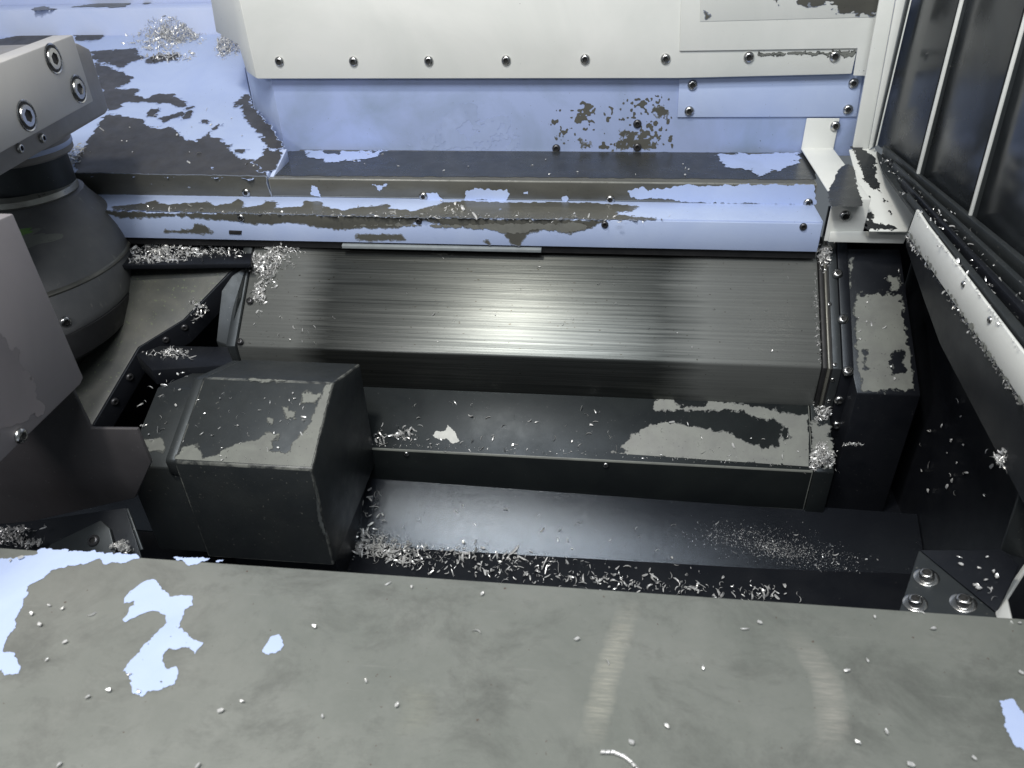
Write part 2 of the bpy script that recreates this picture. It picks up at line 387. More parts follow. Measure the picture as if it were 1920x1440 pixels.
film('water_mark', pWall, [[(820, 235), (850, 205), (880, 200), (905, 225), (940, 215), (960, 240), (990, 262), (960, 279), (800, 279), (770, 268)]], M['blue_smudge'], back_wall, amp=.005, freq=60, speck=.006, sfreq=110, cap=.003, off=.0003, bias=-.002)

rear_wall = thing('rear_wall', None, None, (-.8, 1.31, -.22), kind='structure')
pRear = PY(1.312)
zt = pRear.at(200, 17).z
prism('wall_sheet', [(-1.6, 1.312, -.26), (-.40, 1.312, -.26), (-.40, 1.312, zt), (-1.6, 1.312, zt)], (0, .06, 0), M['pale_blue_paint'], rear_wall, .0012)
prism('upper_sheet', [(-1.6, 1.373, zt-.05), (-.40, 1.373, zt-.05), (-.40, 1.373, .3), (-1.6, 1.373, .3)], (0, .006, 0), M['pale_blue_paint'], rear_wall, .0010)
film('dirt_patch', PZ(zt), [[(140, 13), (200, 4), (240, 7), (240, 14)], [(64, 15), (80, 13), (104, 18), (66, 20)], [(270, 3), (282, 3), (280, 8), (271, 8)]], M['worn_metal'], rear_wall, amp=.004, freq=60, off=.0008, res=.0015)

# dark walls round the pit
lower_wall = thing('lower_wall', None, None, (.37, .6, -.75), kind='structure')
prism('side_sheet', [(.372, .25, -.312), (.372, .91, -.312), (.372, .91, -.80), (.372, .25, -.80)], (.004, 0, 0), M['black_coat'], lower_wall, 0)
prism('rear_sheet', [(.262, .905, -.345), (.371, .905, -.345), (.371, .905, -.80), (.262, .905, -.80)], (0, .004, 0), M['black_coat'], lower_wall, 0)
prism('rear_left_sheet', [(-1.2, .86, -.384), (-.455, .86, -.384), (-.455, .86, -.80), (-1.2, .86, -.80)], (0, .004, 0), M['black_coat'], lower_wall, 0)
fl = prism('trough_floor', [(-1.2, .10, CH_Z1-.0015), (.42, .10, CH_Z1-.0015), (.42, .86, CH_Z1-.0015), (-1.2, .86, CH_Z1-.0015)], (0, 0, -.004), M['black_coat'], None, 0, base=(0, .45, CH_Z1))
fl['kind'] = 'structure'

# ================================================================== FRONT SILL
def scuff_glint(arc, wid, col_, amt):
    # fine scratches along a curve, their lamp glint painted in as lighter colour
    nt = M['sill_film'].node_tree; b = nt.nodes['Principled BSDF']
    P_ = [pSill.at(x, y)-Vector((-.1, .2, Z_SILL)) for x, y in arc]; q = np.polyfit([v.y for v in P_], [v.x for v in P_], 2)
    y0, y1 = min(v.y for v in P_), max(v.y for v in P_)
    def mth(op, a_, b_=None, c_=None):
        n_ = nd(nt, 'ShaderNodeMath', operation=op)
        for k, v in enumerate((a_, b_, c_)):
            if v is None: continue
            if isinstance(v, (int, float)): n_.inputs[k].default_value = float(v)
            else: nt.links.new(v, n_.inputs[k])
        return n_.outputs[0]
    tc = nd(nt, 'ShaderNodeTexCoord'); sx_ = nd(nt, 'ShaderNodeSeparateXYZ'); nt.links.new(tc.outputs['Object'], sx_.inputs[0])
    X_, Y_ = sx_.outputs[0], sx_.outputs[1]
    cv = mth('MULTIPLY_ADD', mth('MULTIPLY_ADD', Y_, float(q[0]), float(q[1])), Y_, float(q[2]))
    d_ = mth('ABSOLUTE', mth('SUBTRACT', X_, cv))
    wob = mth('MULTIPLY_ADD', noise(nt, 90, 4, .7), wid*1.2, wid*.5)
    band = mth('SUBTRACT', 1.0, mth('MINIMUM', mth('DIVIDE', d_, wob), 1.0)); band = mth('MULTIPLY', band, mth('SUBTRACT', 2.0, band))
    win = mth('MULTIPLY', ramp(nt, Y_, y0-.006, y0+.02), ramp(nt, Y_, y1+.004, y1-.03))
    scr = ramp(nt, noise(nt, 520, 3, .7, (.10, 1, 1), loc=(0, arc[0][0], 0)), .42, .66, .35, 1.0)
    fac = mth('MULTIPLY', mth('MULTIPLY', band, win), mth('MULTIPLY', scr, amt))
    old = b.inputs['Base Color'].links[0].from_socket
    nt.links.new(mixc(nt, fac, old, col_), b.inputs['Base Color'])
scuff_glint([(1188, 1130), (1160, 1165), (1152, 1220), (1140, 1280), (1122, 1340), (1108, 1388)], .0080, (.42, .41, .35), .65)
scuff_glint([(1480, 1180), (1515, 1210), (1538, 1260), (1556, 1310), (1558, 1360), (1552, 1405)], .0095, (.40, .385, .345), .65)
scuff_glint([(768, 1278), (780, 1310), (788, 1340), (772, 1370)], .0110, (.34, .34, .26), .5)
front_sill = thing('front_sill', 'wide grey front sill with peeling blue paint patches, nearest the viewer', 'sill', (-.1, .2, Z_SILL))
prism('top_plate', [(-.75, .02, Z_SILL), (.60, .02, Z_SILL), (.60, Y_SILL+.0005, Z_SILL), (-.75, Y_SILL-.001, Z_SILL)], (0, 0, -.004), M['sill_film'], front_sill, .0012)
prism('folded_lip', [(-.75, Y_SILL-.0065, Z_SILL-.0045), (.60, Y_SILL-.005, Z_SILL-.0045), (.60, Y_SILL-.005, Z_SILL-.07), (-.75, Y_SILL-.0065, Z_SILL-.07)], (0, .003, 0), M['black_coat'], front_sill, 0)
tray_polys = [
 [(-10, 1052), (30, 1046), (64, 1042), (78, 1029), (255, 1040), (262, 1046), (232, 1056), (195, 1058), (188, 1046), (165, 1056), (100, 1068), (75, 1088), (52, 1100), (50, 1116), (40, 1140), (28, 1160), (30, 1172), (12, 1202), (8, 1222), (24, 1224), (38, 1252), (34, 1264), (12, 1266), (6, 1256), (-10, 1262)],
 [(320, 1044), (392, 1048), (368, 1058), (356, 1061), (340, 1052)], [(404, 1050), (416, 1052), (406, 1056)],
 [(230, 1134), (236, 1118), (262, 1096), (290, 1084), (300, 1100), (318, 1118), (340, 1118), (360, 1116), (365, 1136), (344, 1144), (336, 1178), (352, 1190), (362, 1200), (382, 1206), (366, 1224), (356, 1216), (318, 1217), (305, 1228), (306, 1240), (314, 1256), (332, 1250), (334, 1262), (326, 1284), (308, 1290), (302, 1276), (304, 1292), (288, 1296), (278, 1294), (266, 1306), (248, 1298), (246, 1280), (232, 1256), (276, 1205), (314, 1168), (308, 1152), (290, 1145), (268, 1150), (236, 1166), (232, 1162), (252, 1128)],
 [(492, 1222), (506, 1192), (524, 1190), (533, 1206), (526, 1220), (500, 1226)],
 [(1876, 1316), (1900, 1308), (1905, 1322), (1930, 1345), (1930, 1412), (1900, 1398), (1890, 1372)]]
film('paint_patch', pSill, tray_polys, M['blue_paint'], front_sill, amp=.0007, freq=300, off=.00035, res=.0008)
# ================================================================== WHITE COVER above the back wall
white_cover = thing('white_cover', 'large white sheet metal cover with a row of screws along its bottom edge', 'cover', tuple(pWhite.at(980, 148)))
slab('front_panel', pWhite, [(414, -150), (450, 0), (482, 148), (1275, 147), (1597, 139), (1608, 91), (1640, -150)], .003, M['white_paint'], white_cover, .0014)
pside = plane3(pWhite.at(450, 0), pWhite.at(482, 148), PY(1.075).at(395, 0))
slab('side_panel', pside, [(449, 0), (481.4, 147.5), (462, 134), (447, 84), (405, 60), (395, 0), (360, -150), (413, -150)], .003, M['white_paint'], white_cover, .0010)
cp = slab('corner_plate', pWhite, [(1282, -150), (1274, 96), (1608, 91), (1600, 142), (1639, 143), (1659, 32), (1664, -150)], .0022, M['white_paint'], white_cover, .0010, off=.0024)
fa = [pWhite.at(1312, 41, .0030), pWhite.at(1657, 32, .0030), pWhite.at(1664, -150, .008), pWhite.at(1316, -150, .008)]
pFa = plane3(fa[0], fa[1], fa[2])
sf = prism('sloped_face', fa, -pFa.n*.0025, M['white_paint'], cp, .0008)
film('grey_smear', pFa, [[(1500, -80), (1658, -80), (1655, 26), (1575, 30), (1545, 10), (1500, 4)], [(1448, -5), (1462, -5), (1460, 10), (1450, 6)]], M['worn_metal'], sf, amp=.004, freq=90, speck=.004, sfreq=200, off=.0004, res=.001, streak=.5)
film('grey_smear', pWhite, [[(1415, 97), (1606, 93), (1600, 108), (1500, 106), (1425, 104)]], M['grey_wear'], cp, amp=.001, freq=90, speck=.005, sfreq=400, off=.0006, res=.0009, bias=-.0025, streak=.4)
film('grey_smear', pFa, [[(1320, 20), (1332, 30), (1324, 37)]], M['worn_metal'], sf, amp=.0006, freq=300, off=.0004, res=.0006)
for x, y in ((524, 115), (663, 115), (804, 114), (949, 113), (1097, 111), (1248, 110)): screw(pWhite, x, y, .0061, white_cover)
for x, y in ((1404, 107), (1565, 105)): screw(pWhite, x, y, .0063, white_cover)
screw(pWhite, 1643, 139, .0058, white_cover, off=-.004)

# ================================================================== LEFT DECK
deck_cover = thing('deck_cover', 'broad sloping blue deck stained by dark wet patches at upper left', 'deck', (-.7, 1.0, Z_LEDGE))
dk = [(-1.2, Y_SHELF), (-.4285, Y_SHELF), (-.4262, .975), (sB.x-.002, sB.y), (sB.x-.058, sB.y+.12), (sB.x-.058, 1.311), (-1.6, 1.311), (-1.6, Y_SHELF)]
tz = lambda y: Z_SHELF+(y-Y_SHELF)*math.tan(R_(14))
solid('top_sheet', [(x, y, tz(y)) for x, y in dk], [(x, y, Z_LEDGE-.003) for x, y in dk], M['blue_paint'], deck_cover, .0014)
film('wet_patch', pDeck, [
 [(150, 318), (145, 300), (200, 215), (245, 222), (268, 226), (276, 240), (300, 243), (318, 236), (335, 250), (345, 265), (378, 262), (392, 250), (396, 258), (430, 272), (425, 282), (448, 302), (470, 300), (495, 308), (490, 322), (505, 326), (502, 333), (150, 324)],
 [(195, 165), (232, 170), (255, 168), (252, 180), (278, 190), (320, 195), (355, 202), (340, 190), (322, 178), (282, 180), (275, 190), (235, 192), (215, 204), (200, 206), (192, 180)],
 [(180, 120), (205, 130), (248, 144), (236, 156), (215, 166), (190, 168), (185, 150)],
 [(172, 97), (250, 92), (258, 96), (252, 105), (268, 110), (238, 118), (232, 126), (205, 118), (185, 118)],
 [(140, 66), (190, 66), (185, 74), (145, 76)], [(0, 74), (60, 66), (110, 64), (100, 80), (-20, 100)],
 [(302, 225), (330, 212), (342, 210), (340, 216), (320, 222), (306, 232)], [(346, 212), (358, 208), (355, 220), (345, 223)], [(281, 205), (294, 206), (293, 218), (284, 216)],
 [(402, 240), (410, 231), (411, 236), (404, 241)], [(383, 228), (390, 229), (388, 232)], [(448, 283), (456, 283), (454, 287)],
 [(276, 112), (300, 104), (340, 102), (342, 108), (300, 116), (280, 118)],
 [(438, 200), (455, 182), (466, 177), (470, 200), (480, 212), (502, 240), (522, 266), (527, 277), (508, 277), (500, 268), (490, 250), (470, 235), (458, 212), (456, 196), (443, 198)],
 [(500, 283), (527, 281), (523, 295), (512, 322), (492, 320), (480, 305), (496, 295)]],
 M['brown_film'], deck_cover, amp=.0030, freq=140, off=.0005, res=.0013, streak=.6, bias=.0018,
 holes=[[(345, 255), (358, 247), (372, 252), (370, 266), (352, 264)], [(388, 312), (412, 312), (408, 318), (395, 316)]])
pDeckF = PY(Y_SHELF)
film('bare_face', pDeckF, [[(0, 322), (504, 331), (508, 369), (0, 360)]], M['worn_metal'], deck_cover, amp=.0004, freq=80, off=.0005, res=.002, holes=[[(500, 331), (512, 330), (514, 350), (508, 369), (500, 345)], [(280, 342), (287, 343), (284, 347)], [(351, 348), (358, 351), (352, 353)]])
prism('weld_seam', [pDeck.at(506, 330), pDeck.at(513, 330), pDeck.at(538, 279), pDeck.at(530, 280)], (0, 0, -.02), M['pale_blue_paint'], deck_cover, .0008)
screw(pDeckF, 462, 361, .0055, deck_cover)

# ================================================================== STEPPED COVER under the back wall
stepped = thing('stepped_cover', 'long stepped ledge with worn dark top and peeling blue lower strip below back wall', 'ledge', (-.1, Y_STRIP, Z_STRIP))
XS0, XS1 = -.4255, .2445
EDGE[0] = M['bare_edge']
xprism('shelf', [(Y_WALL-.001, Z_SHELF), (Y_SHELF, Z_SHELF), (Y_SHELF, Z_LEDGE+.0004), (Y_WALL-.001, Z_LEDGE+.0004)], XS0, XS1, M['worn_metal'], stepped, .0016)
EDGE[0] = None
xprism('ledge', [(Y_SHELF+.01, Z_LEDGE), (Y_STRIP+.0055, Z_LEDGE), (Y_STRIP+.0055, Z_STRIP+.004), (Y_SHELF+.01, Z_STRIP+.004)], -.95, XS1, M['blue_paint'], stepped, .0010)
xprism('front_strip', [(Y_STRIP+.0035, Z_LEDGE-.0006), (Y_STRIP, Z_LEDGE-.0006), (Y_STRIP, Z_STRIP), (Y_STRIP+.0035, Z_STRIP)], -.95, .2425, M['blue_paint'], stepped, .0006)
film('wet_film', pShelf, [[(512, 330), (540, 283), (900, 284), (1300, 286), (1526, 287), (1533, 338), (1000, 333)]], M['dark_film'], stepped, amp=.0012, freq=90, off=.0004, res=.0016, bias=-.0006,
     holes=[[(1352, 288), (1490, 288), (1502, 298), (1480, 312), (1440, 324), (1425, 330), (1400, 316), (1375, 318), (1350, 300)]])
film('paint_patch', pShelf, [[(575, 284), (720, 284), (700, 294), (672, 303), (650, 300), (630, 306), (610, 308), (605, 298), (590, 300), (575, 292)], [(1350, 289), (1492, 288), (1500, 300), (1478, 312), (1440, 326), (1425, 330), (1405, 318), (1372, 318), (1352, 302)], [(1522, 290), (1528, 300), (1524, 301)]],
     M['blue_dirty'], stepped, amp=.0040, freq=110, speck=.002, sfreq=300, off=.0008, res=.001, holes=[[(604, 284), (640, 284), (636, 289), (608, 289)], [(692, 285), (705, 285), (702, 288)]])
film('paint_patch', pShelfF, [[(582, 366), (585, 347), (594, 352), (602, 370)], [(700, 346), (726, 346), (712, 358)], [(800, 362), (820, 361), (830, 374), (795, 374)], [(873, 358), (890, 352), (912, 355), (950, 355), (955, 362), (948, 375), (873, 375)], [(978, 358), (992, 358), (990, 364), (980, 366)], [(1054, 370), (1062, 367), (1068, 374), (1056, 378)],
     [(1178, 357), (1205, 350), (1215, 356), (1260, 352), (1275, 346), (1310, 348), (1420, 346), (1526, 346), (1530, 384), (1390, 381), (1300, 379), (1240, 373), (1182, 370)]],
     M['blue_paint'], stepped, amp=.0010, freq=220, off=.0005, res=.0008)
film('bare_patch', pLedge, [
 [(215, 388), (260, 384), (290, 378), (310, 387), (345, 382), (390, 380), (400, 388), (430, 383), (445, 375), (455, 380), (450, 390), (490, 386), (500, 378), (518, 380), (512, 392), (568, 388), (575, 378), (600, 378), (604, 388), (640, 396), (725, 384), (728, 392), (780, 397), (830, 382), (870, 378), (960, 381), (1060, 380), (1150, 384), (1195, 388), (1185, 396), (1150, 398), (1160, 404), (1240, 412), (700, 406), (215, 393)]],
 M['worn_metal'], stepped, amp=.0018, freq=170, off=.0005, res=.001, bias=.0010, holes=[[(932, 390), (940, 392), (936, 397)]])
film('bare_patch', pStrip, [
 [(200, 398), (700, 407), (1130, 415), (1120, 420), (1105, 428), (1070, 436), (1040, 428), (1000, 432), (985, 440), (972, 458), (958, 456), (950, 440), (955, 432), (930, 428), (880, 424), (830, 420), (790, 412), (750, 424), (690, 426), (640, 428), (600, 424), (560, 416), (500, 418), (460, 418), (440, 412), (330, 404), (230, 406)],
 [(310, 434), (360, 432), (366, 422), (388, 424), (395, 436)], [(668, 444), (700, 440), (750, 442), (760, 449), (668, 447)], [(908, 453), (916, 452), (918, 457), (910, 457)]],
 M['worn_metal'], stepped, amp=.0012, freq=160, off=.0005, res=.0009, bias=.0008)
film('bare_patch', pStrip, [[(640, 424), (700, 422), (790, 424), (900, 428), (950, 436), (985, 438), (1000, 430), (1060, 434), (1095, 430), (1110, 424), (1080, 418), (980, 420), (840, 422), (740, 420)]], M['bare_edge'], stepped, amp=.0012, freq=160, off=.0007, res=.0009)
for x, y in ((794, 368), (1144, 374), (1515, 380)): screw(pShelfF, x, y, .0056, stepped)
for x, y in ((785, 414), (1134, 421), (1506, 425)): screw(pStrip, x, y, .0042, stepped, dark=1)
screw(pStrip, 452, 408, .0048, stepped)
slab('name_tag', pStrip, [(429, 432), (453, 433), (452, 440), (429, 439)], .001, M['dark_screw'], stepped, .0003, off=.0012)
xprism('wiper_bar', [(Y_STRIP+.010, Z_STRIP-.001), (Y_STRIP-.002, Z_STRIP-.0035), (Y_STRIP-.002, Z_STRIP-.0075), (Y_STRIP+.010, Z_STRIP-.006)], PY(Y_STRIP).at(640, 450).x, PY(Y_STRIP).at(1015, 462).x, M['seal_white'], stepped, .0004)
xprism('rubber_seal', [(Y_STRIP+.03, Z_STRIP+.003), (Y_STRIP+.004, Z_STRIP-.0002), (Y_STRIP+.004, Z_STRIP-.010), (Y_STRIP+.03, Z_STRIP-.010)], -.95, .2425, M['rubber'], stepped, 0)

# ================================================================== BRUSHED WAY COVER
way = thing('way_cover', 'brushed steel telescopic way cover sloping below the blue strip', 'way cover', (-.1, ST_Y1, Z_STB))
XC0, XC1 = -.4405, .2480
tS = math.tan(R_(S_DEG))
def st_off(h, back=.018):
    nY, nZ = -math.sin(R_(S_DEG)), math.cos(R_(S_DEG))
    p = (ST_Y0+back+nY*h, ST_Z0+back*tS+nZ*h); yf = ST_Y1-h
    q = (yf, p[1]-(p[0]-yf)*tS); return p, q
p, q = st_off(0)
xprism('top_sheet', [p, q, (ST_Y1, Z_STB), (ST_Y1+.05, Z_STB), (p[0], Z_STB)], XC0, XC1, M['way_steel'], way, .0022)
film('rust_stain', pSteel, [[(700, 470), (860, 474), (850, 482), (720, 478)]], M['brown_base'], way, amp=.006, freq=90, streak=.15, speck=.003, off=.0007, res=.001, bias=-.003)
p, q = st_off(.0035)
lf = xprism('end_frame', [p, q, (ST_Y1-.0035, Z_STB-.004), (ST_Y1+.03, Z_STB-.004), (p[0], p[1]-.04)], XC0-.012, XC0-.0004, M['charcoal_coat'], way, .0010)
for x, y in ((470, 566), (452, 642)): screw(pSteel, x, y, .0042, lf, dark=1, off=.0035)
p, q = st_off(.0030)
xprism('wiper_seal', [p, q, (ST_Y1-.003, Z_STB-.006), (ST_Y1+.03, Z_STB-.006), (p[0], p[1]-.04)], XC1+.0004, XC1+.0050, M['rubber'], way, .0006)
p, q = st_off(.0055)
xprism('wiper_rail', [p, q, (ST_Y1-.0055, Z_STB-.010), (ST_Y1+.03, Z_STB-.010), (p[0], p[1]-.04)], XC1+.0054, XC1+.0080, M['worn_metal'], way, .0006)
xprism('wiper_seal', [(p[0], p[1]-.001), (q[0]+.001, q[1]-.001), (ST_Y1-.0045, Z_STB-.010), (ST_Y1+.03, Z_STB-.010), (p[0], p[1]-.04)], XC1+.0084, XC1+.0100, M['rubber'], way, 0)

# end guard right of the cover
eg = thing('end_guard', 'narrow black end guard with rivets, right edge of the brushed cover', 'guard', (.268, ST_Y1, Z_STB))
p, q = st_off(.0045)
a_ = xprism('inner_strip', [p, q, (ST_Y1-.0045, Z_STB-.012), (ST_Y1+.03, Z_STB-.012), (p[0], p[1]-.04)], XC1+.0104, .2680, M['charcoal_coat'], eg, .0008)
p, q = st_off(.0070)
xprism('outer_strip', [p, q, (ST_Y1-.0070, Z_STB-.040), (ST_Y1+.03, Z_STB-.040), (p[0], p[1]-.04)], .2684, .2800, M['black_coat'], eg, .0010)
for x, y in ((1567, 518), (1577, 603), (1586, 699)): screw(pSteel, x, y, .0058, eg, off=.0068, dark=0)
for x, y in ((1573, 750), (1568, 797)): screw(PY(ST_Y1-.007), x, y, .0055, eg)
for x, y in ((1546, 508), (1553, 573), (1563, 686)): screw(pSteel, x, y, .0026, eg, off=.0043)
screw(PY(ST_Y1-.0045), 1561, 712, .0026, eg); screw(PY(ST_Y1-.0045), 1554, 752, .0026, eg)

# dark box at the end of the ways
eb = thing('end_box', 'black sheet metal box with a worn grey patch on its sloping top, right of cover', 'box', (.31, .74, -.75))
pBox = Plane(pSteel.p+pSteel.n*.004, pSteel.n, pSteel.u)
topb = [pBox.at(x, y) for x, y in ((1579, 466), (1688, 467), (1727, 742), (1607, 738), (1600, 706))]
solid('shell', topb, [(v.x, v.y, -.76) for v in topb], M['black_coat'], eb, .0016)
film('worn_patch', pBox, [[(1600, 560), (1622, 550), (1690, 552), (1702, 640), (1708, 690), (1716, 732), (1618, 736), (1606, 690), (1606, 640)], [(1590, 490), (1598, 484), (1602, 500), (1606, 510), (1598, 512), (1592, 540)], [(1668, 520), (1682, 518), (1690, 545), (1672, 545)]],
     M['grey_wear'], eb, amp=.0022, freq=180, off=.0005, res=.0008, bias=-.0015, holes=[[(1676, 665), (1690, 650), (1698, 662), (1694, 680), (1700, 692), (1676, 700), (1670, 680)], [(1617, 655), (1626, 660), (1624, 690), (1618, 688)]], speck=.001)

# ================================================================== LOWER COVER PLATE
low = thing('lower_cover', 'dark sloping cover plate with worn pale edge, under the brushed cover', 'cover', (-.02, LP_Y1, LP_ZB))
XL0, XL1 = -.47, .2660
EDGE[0] = M['grey_wear']
xprism('top_sheet', [(.752+.02, LP_Z1+(.752+.02-LP_Y1)*math.tan(R_(35))), (LP_Y1, LP_Z1), (LP_Y1, LP_ZB-.02), (.772, LP_ZB-.02)], XL0, .2440, M['plate_black'], low, .0016)
EDGE[0] = None
xprism('end_strip', [(.772, LP_Z1+.0012+.079*math.tan(R_(35))), (LP_Y1-.0012, LP_Z1+.0006), (LP_Y1-.0012, LP_ZB-.022), (.772, LP_ZB-.022)], .2446, .2660, M['plate_black'], low, .0012)
film('worn_patch', Plane(pLow.p+pLow.n*.0008, pLow.n, pLow.u), [[(1523, 790), (1552, 800), (1560, 845), (1556, 876), (1524, 875)]], M['grey_wear'], low, amp=.002, freq=200, off=.0005, res=.0008)
film('worn_patch', pLow, [
 [(1166, 838), (1185, 818), (1215, 800), (1250, 792), (1290, 798), (1320, 806), (1365, 814), (1400, 834), (1440, 842), (1460, 836), (1470, 800), (1450, 788), (1420, 782), (1390, 770), (1330, 768), (1300, 770), (1225, 768), (1228, 752), (1255, 748), (1275, 764), (1320, 764), (1330, 752), (1380, 756), (1430, 765), (1470, 775), (1514, 782), (1519, 876), (1300, 861), (1150, 852), (1180, 846)]],
 M['grey_wear'], low, amp=.0016, freq=190, speck=.0016, sfreq=420, off=.0005, res=.0008, clip=[(690, 715), (1517, 745), (1516, 875), (1150, 850), (690, 832)], holes=[[(1462, 808), (1478, 802), (1484, 820), (1470, 826)]])
film('worn_patch', pLow, [[(812, 818), (818, 808), (832, 810), (840, 798), (850, 806), (858, 820), (862, 828), (848, 832), (838, 822), (828, 825)]], M['pale_wear'], low, amp=.0006, freq=300, off=.0006, res=.0006)
for x, y in ((762, 851), (1136, 872)): screw(pLowF, x, y, .0036, low, dark=0)
xprism('rear_lip', [(ST_Y1+.012, Z_STB+.004), (ST_Y1-.004, Z_STB-.012), (ST_Y1-.004, Z_STB-.014), (ST_Y1+.012, Z_STB-.014)], XL0, .244, M['black_coat'], low, .0005)

# ================================================================== CHIP CHUTE
ch = thing('chip_chute', 'smooth black chute plate catching a white glare, behind the front sill', 'chute', (0, CH_Y1, CH_Z1))
xr = .3712
g = math.tan(R_(35))
prism('plate', [(-.70, LP_Y1+.005, LP_ZB+.004), (xr, LP_Y1+.005, LP_ZB-.020), (xr, CH_Y1-.006, CH_Z1-.013), (-.70, CH_Y1+.004, CH_Z1+.003)], (0, 0, -.003), M['chute_coat'], ch, .0006)

# ================================================================== CORNER BRACKET + CORNER TRAY (white)
br = thing('corner_bracket', 'white folded bracket with two screws at right end of the ledge', 'bracket', (.265, Y_STRIP, Z_STRIP))
zb = Z_SHELF+.006; ytab = Y_WALL-.0035; yfr = Y_STRIP-.004
zu = PY(ytab).at(1570, 222).z; zd = PY(yfr).at(1580, 453).z
bx0, bx1 = .2465, .2865
xprism('folded_plate', [(ytab, zu), (ytab, zb), (yfr, zb), (yfr, zd), (yfr+.002, zd), (yfr+.002, zb-.002), (ytab+.002, zb-.002), (ytab+.002, zu)], bx0, bx1, M['white_paint'], br, .0010)
screw(PY(ytab), 1566, 236, .0062, br); screw(PY(yfr), 1584, 404, .0062, br)
film('wet_patch', PZ(zb), [[(1567, 332), (1572, 318), (1590, 306), (1600, 314), (1606, 345), (1620, 388), (1557, 388), (1552, 362), (1560, 345)]], M['dark_film'], br, amp=.0009, freq=170, off=.0005, res=.0007)
ct = thing('corner_tray', 'white corner tray with dark peeled patches between bracket and side window', 'tray', (.30, .85, Z_SHELF))
pCT = PS(.8425, -.338, 13.8)
cq = [pCT.at(x, y) for x, y in ((1592, 280), (1640, 277), (1716, 397), (1702, 433), (1628, 432))]
for v in cq:
    if v.x < bx1+.0006: v.x = bx1+.0006
prism('plate', cq, (0, 0, -.002), M['white_paint'], ct, .0008)
yl = .8405
prism('front_lip', [(bx0+.004, yl, PY(yl).at(1600, 436).z), (PY(yl).at(1704, 436).x, yl, PY(yl).at(1704, 434).z), (PY(yl).at(1694, 457).x, yl, PY(yl).at(1694, 457).z), (bx0+.004, yl, PY(yl).at(1560, 454).z)], (0, .002, 0), M['white_paint'], ct, .0006)
film('wet_patch', pCT, [[(1597, 272), (1612, 274), (1628, 285), (1640, 300), (1642, 330), (1652, 362), (1640, 356), (1620, 340), (1612, 305), (1600, 285)], [(1625, 365), (1636, 368), (1628, 374)], [(1655, 372), (1664, 378), (1660, 380)], [(1624, 400), (1634, 398), (1640, 418), (1680, 424), (1680, 432), (1624, 430)], [(1668, 396), (1673, 402), (1669, 403)]],
     M['dark_film'], ct, amp=.0018, freq=200, off=.0005, res=.0006)

# ================================================================== SIDE WINDOW
sw = thing('side_window', 'dark glass side window with thin white bars in a white frame, on the right', 'window', (.33, .8, -.30))
wa, wb = Vector((.324, .99, -.296)), Vector((.355, .663, -.296)); wd = (wb-wa).normalized()
pWin = plane3(wa, wb, wa+Vector((0, 0, .1)))
if pWin.n.x > 0: pWin.n = -pWin.n; pWin.v = pWin.n.cross(pWin.u)
panes = [[(1645, 272), (1714, 330), (1812, -60), (1722, -60)], [(1723, 337), (1811, 409), (1940, -60), (1824, -60)], [(1821, 416), (1990, 555), (2140, -60), (1954, -60)]]
for pp in panes: slab('pane', pWin, pp, .004, M['glass_dark'], sw, .0006, off=-.002)
for pp in ([(1715, 331), (1722, 337), (1821, -60), (1813, -60)], [(1812, 411), (1820, 417), (1951, -60), (1942, -60)]):
    slab('bar', pWin, pp, .008, M['charcoal_coat'], sw, .0012, off=.002)
    a0, b0, c0, d0 = pp; slab('bar_trim', pWin, [(a0[0]+.5, a0[1]), (a0[0]+3.2, a0[1]+2), (d0[0]+4.2, -60), (d0[0]+1, -60)], .003, M['white_paint'], sw, .0006, off=.0045)
pPost = PY(.992)
fr = slab('frame_post', pPost, [(1598, 282), (1628, 282), (1690, -60), (1660, -60)], .004, M['white_paint'], sw, .0010)
slab('frame_post', PY(.986), [(1629, 282), (1637, 276), (1712, -60), (1692, -60)], .004, M['white_paint'], sw, .0012)
slab('frame_post', PY(.978), [(1638, 278), (1642, 274), (1721, -60), (1715, -60)], .004, M['charcoal_coat'], sw, .0008)
slab('frame_post', PY(.974), [(1642.5, 275), (1645, 272), (1724, -60), (1722, -60)], .003, M['white_paint'], sw, .0006)
# sill with sliding tracks
zs = -.300
inn0, inn1 = Vector((.308, .80, zs)), Vector((.2950, .40, zs))
out0, out1 = wa+wd*.11, wa+wd*.60
out0.z = out1.z = zs
sl = thing('window_sill', 'pale sloping window sill with dark sliding tracks full of chips, right side', 'sill', (.31, .6, zs))
prism('track_bed', [inn0, inn1, out1, out0, Vector((wa.x, .975, zs)), Vector((.312, .90, zs))], (0, 0, -.003), M['charcoal_coat'], sl, 0)
def track(f0, f1, h, m):
    a, b = inn0.lerp(out0, f0), inn1.lerp(out1, f0); c, d = inn1.lerp(out1, f1), inn0.lerp(out0, f1)
    ext = (a-b).normalized()*.10*f0; a = a+ext; d = d+ext
    return prism('track', [v+Vector((0, 0, h)) for v in (a, b, c, d)], (0, 0, -h+.0004), m, sl, .0008)
track(.05, .16, .007, M['charcoal_coat']); track(.27, .36, .009, M['black_coat']); track(.38, .45, .005, M['charcoal_coat']); track(.56, .66, .010, M['charcoal_coat']); track(.69, .75, .006, M['black_coat']); track(.86, .97, .012, M['charcoal_coat'])
pBand = plane3(inn0, inn1, inn0+Vector((0, 0, -.1)))
if pBand.n.x > 0: pBand.n = -pBand.n; pBand.v = pBand.n.cross(pBand.u)
slab('white_face', pBand, [(1718, 392), (1700, 440), (1920, 760), (2050, 950), (2060, 850), (1920, 664), (1736, 420)], .003, M['white_paint'], sl, .0012, off=.002)
pDW = Plane(pBand.p-pBand.n*.003, pBand.n, pBand.u)
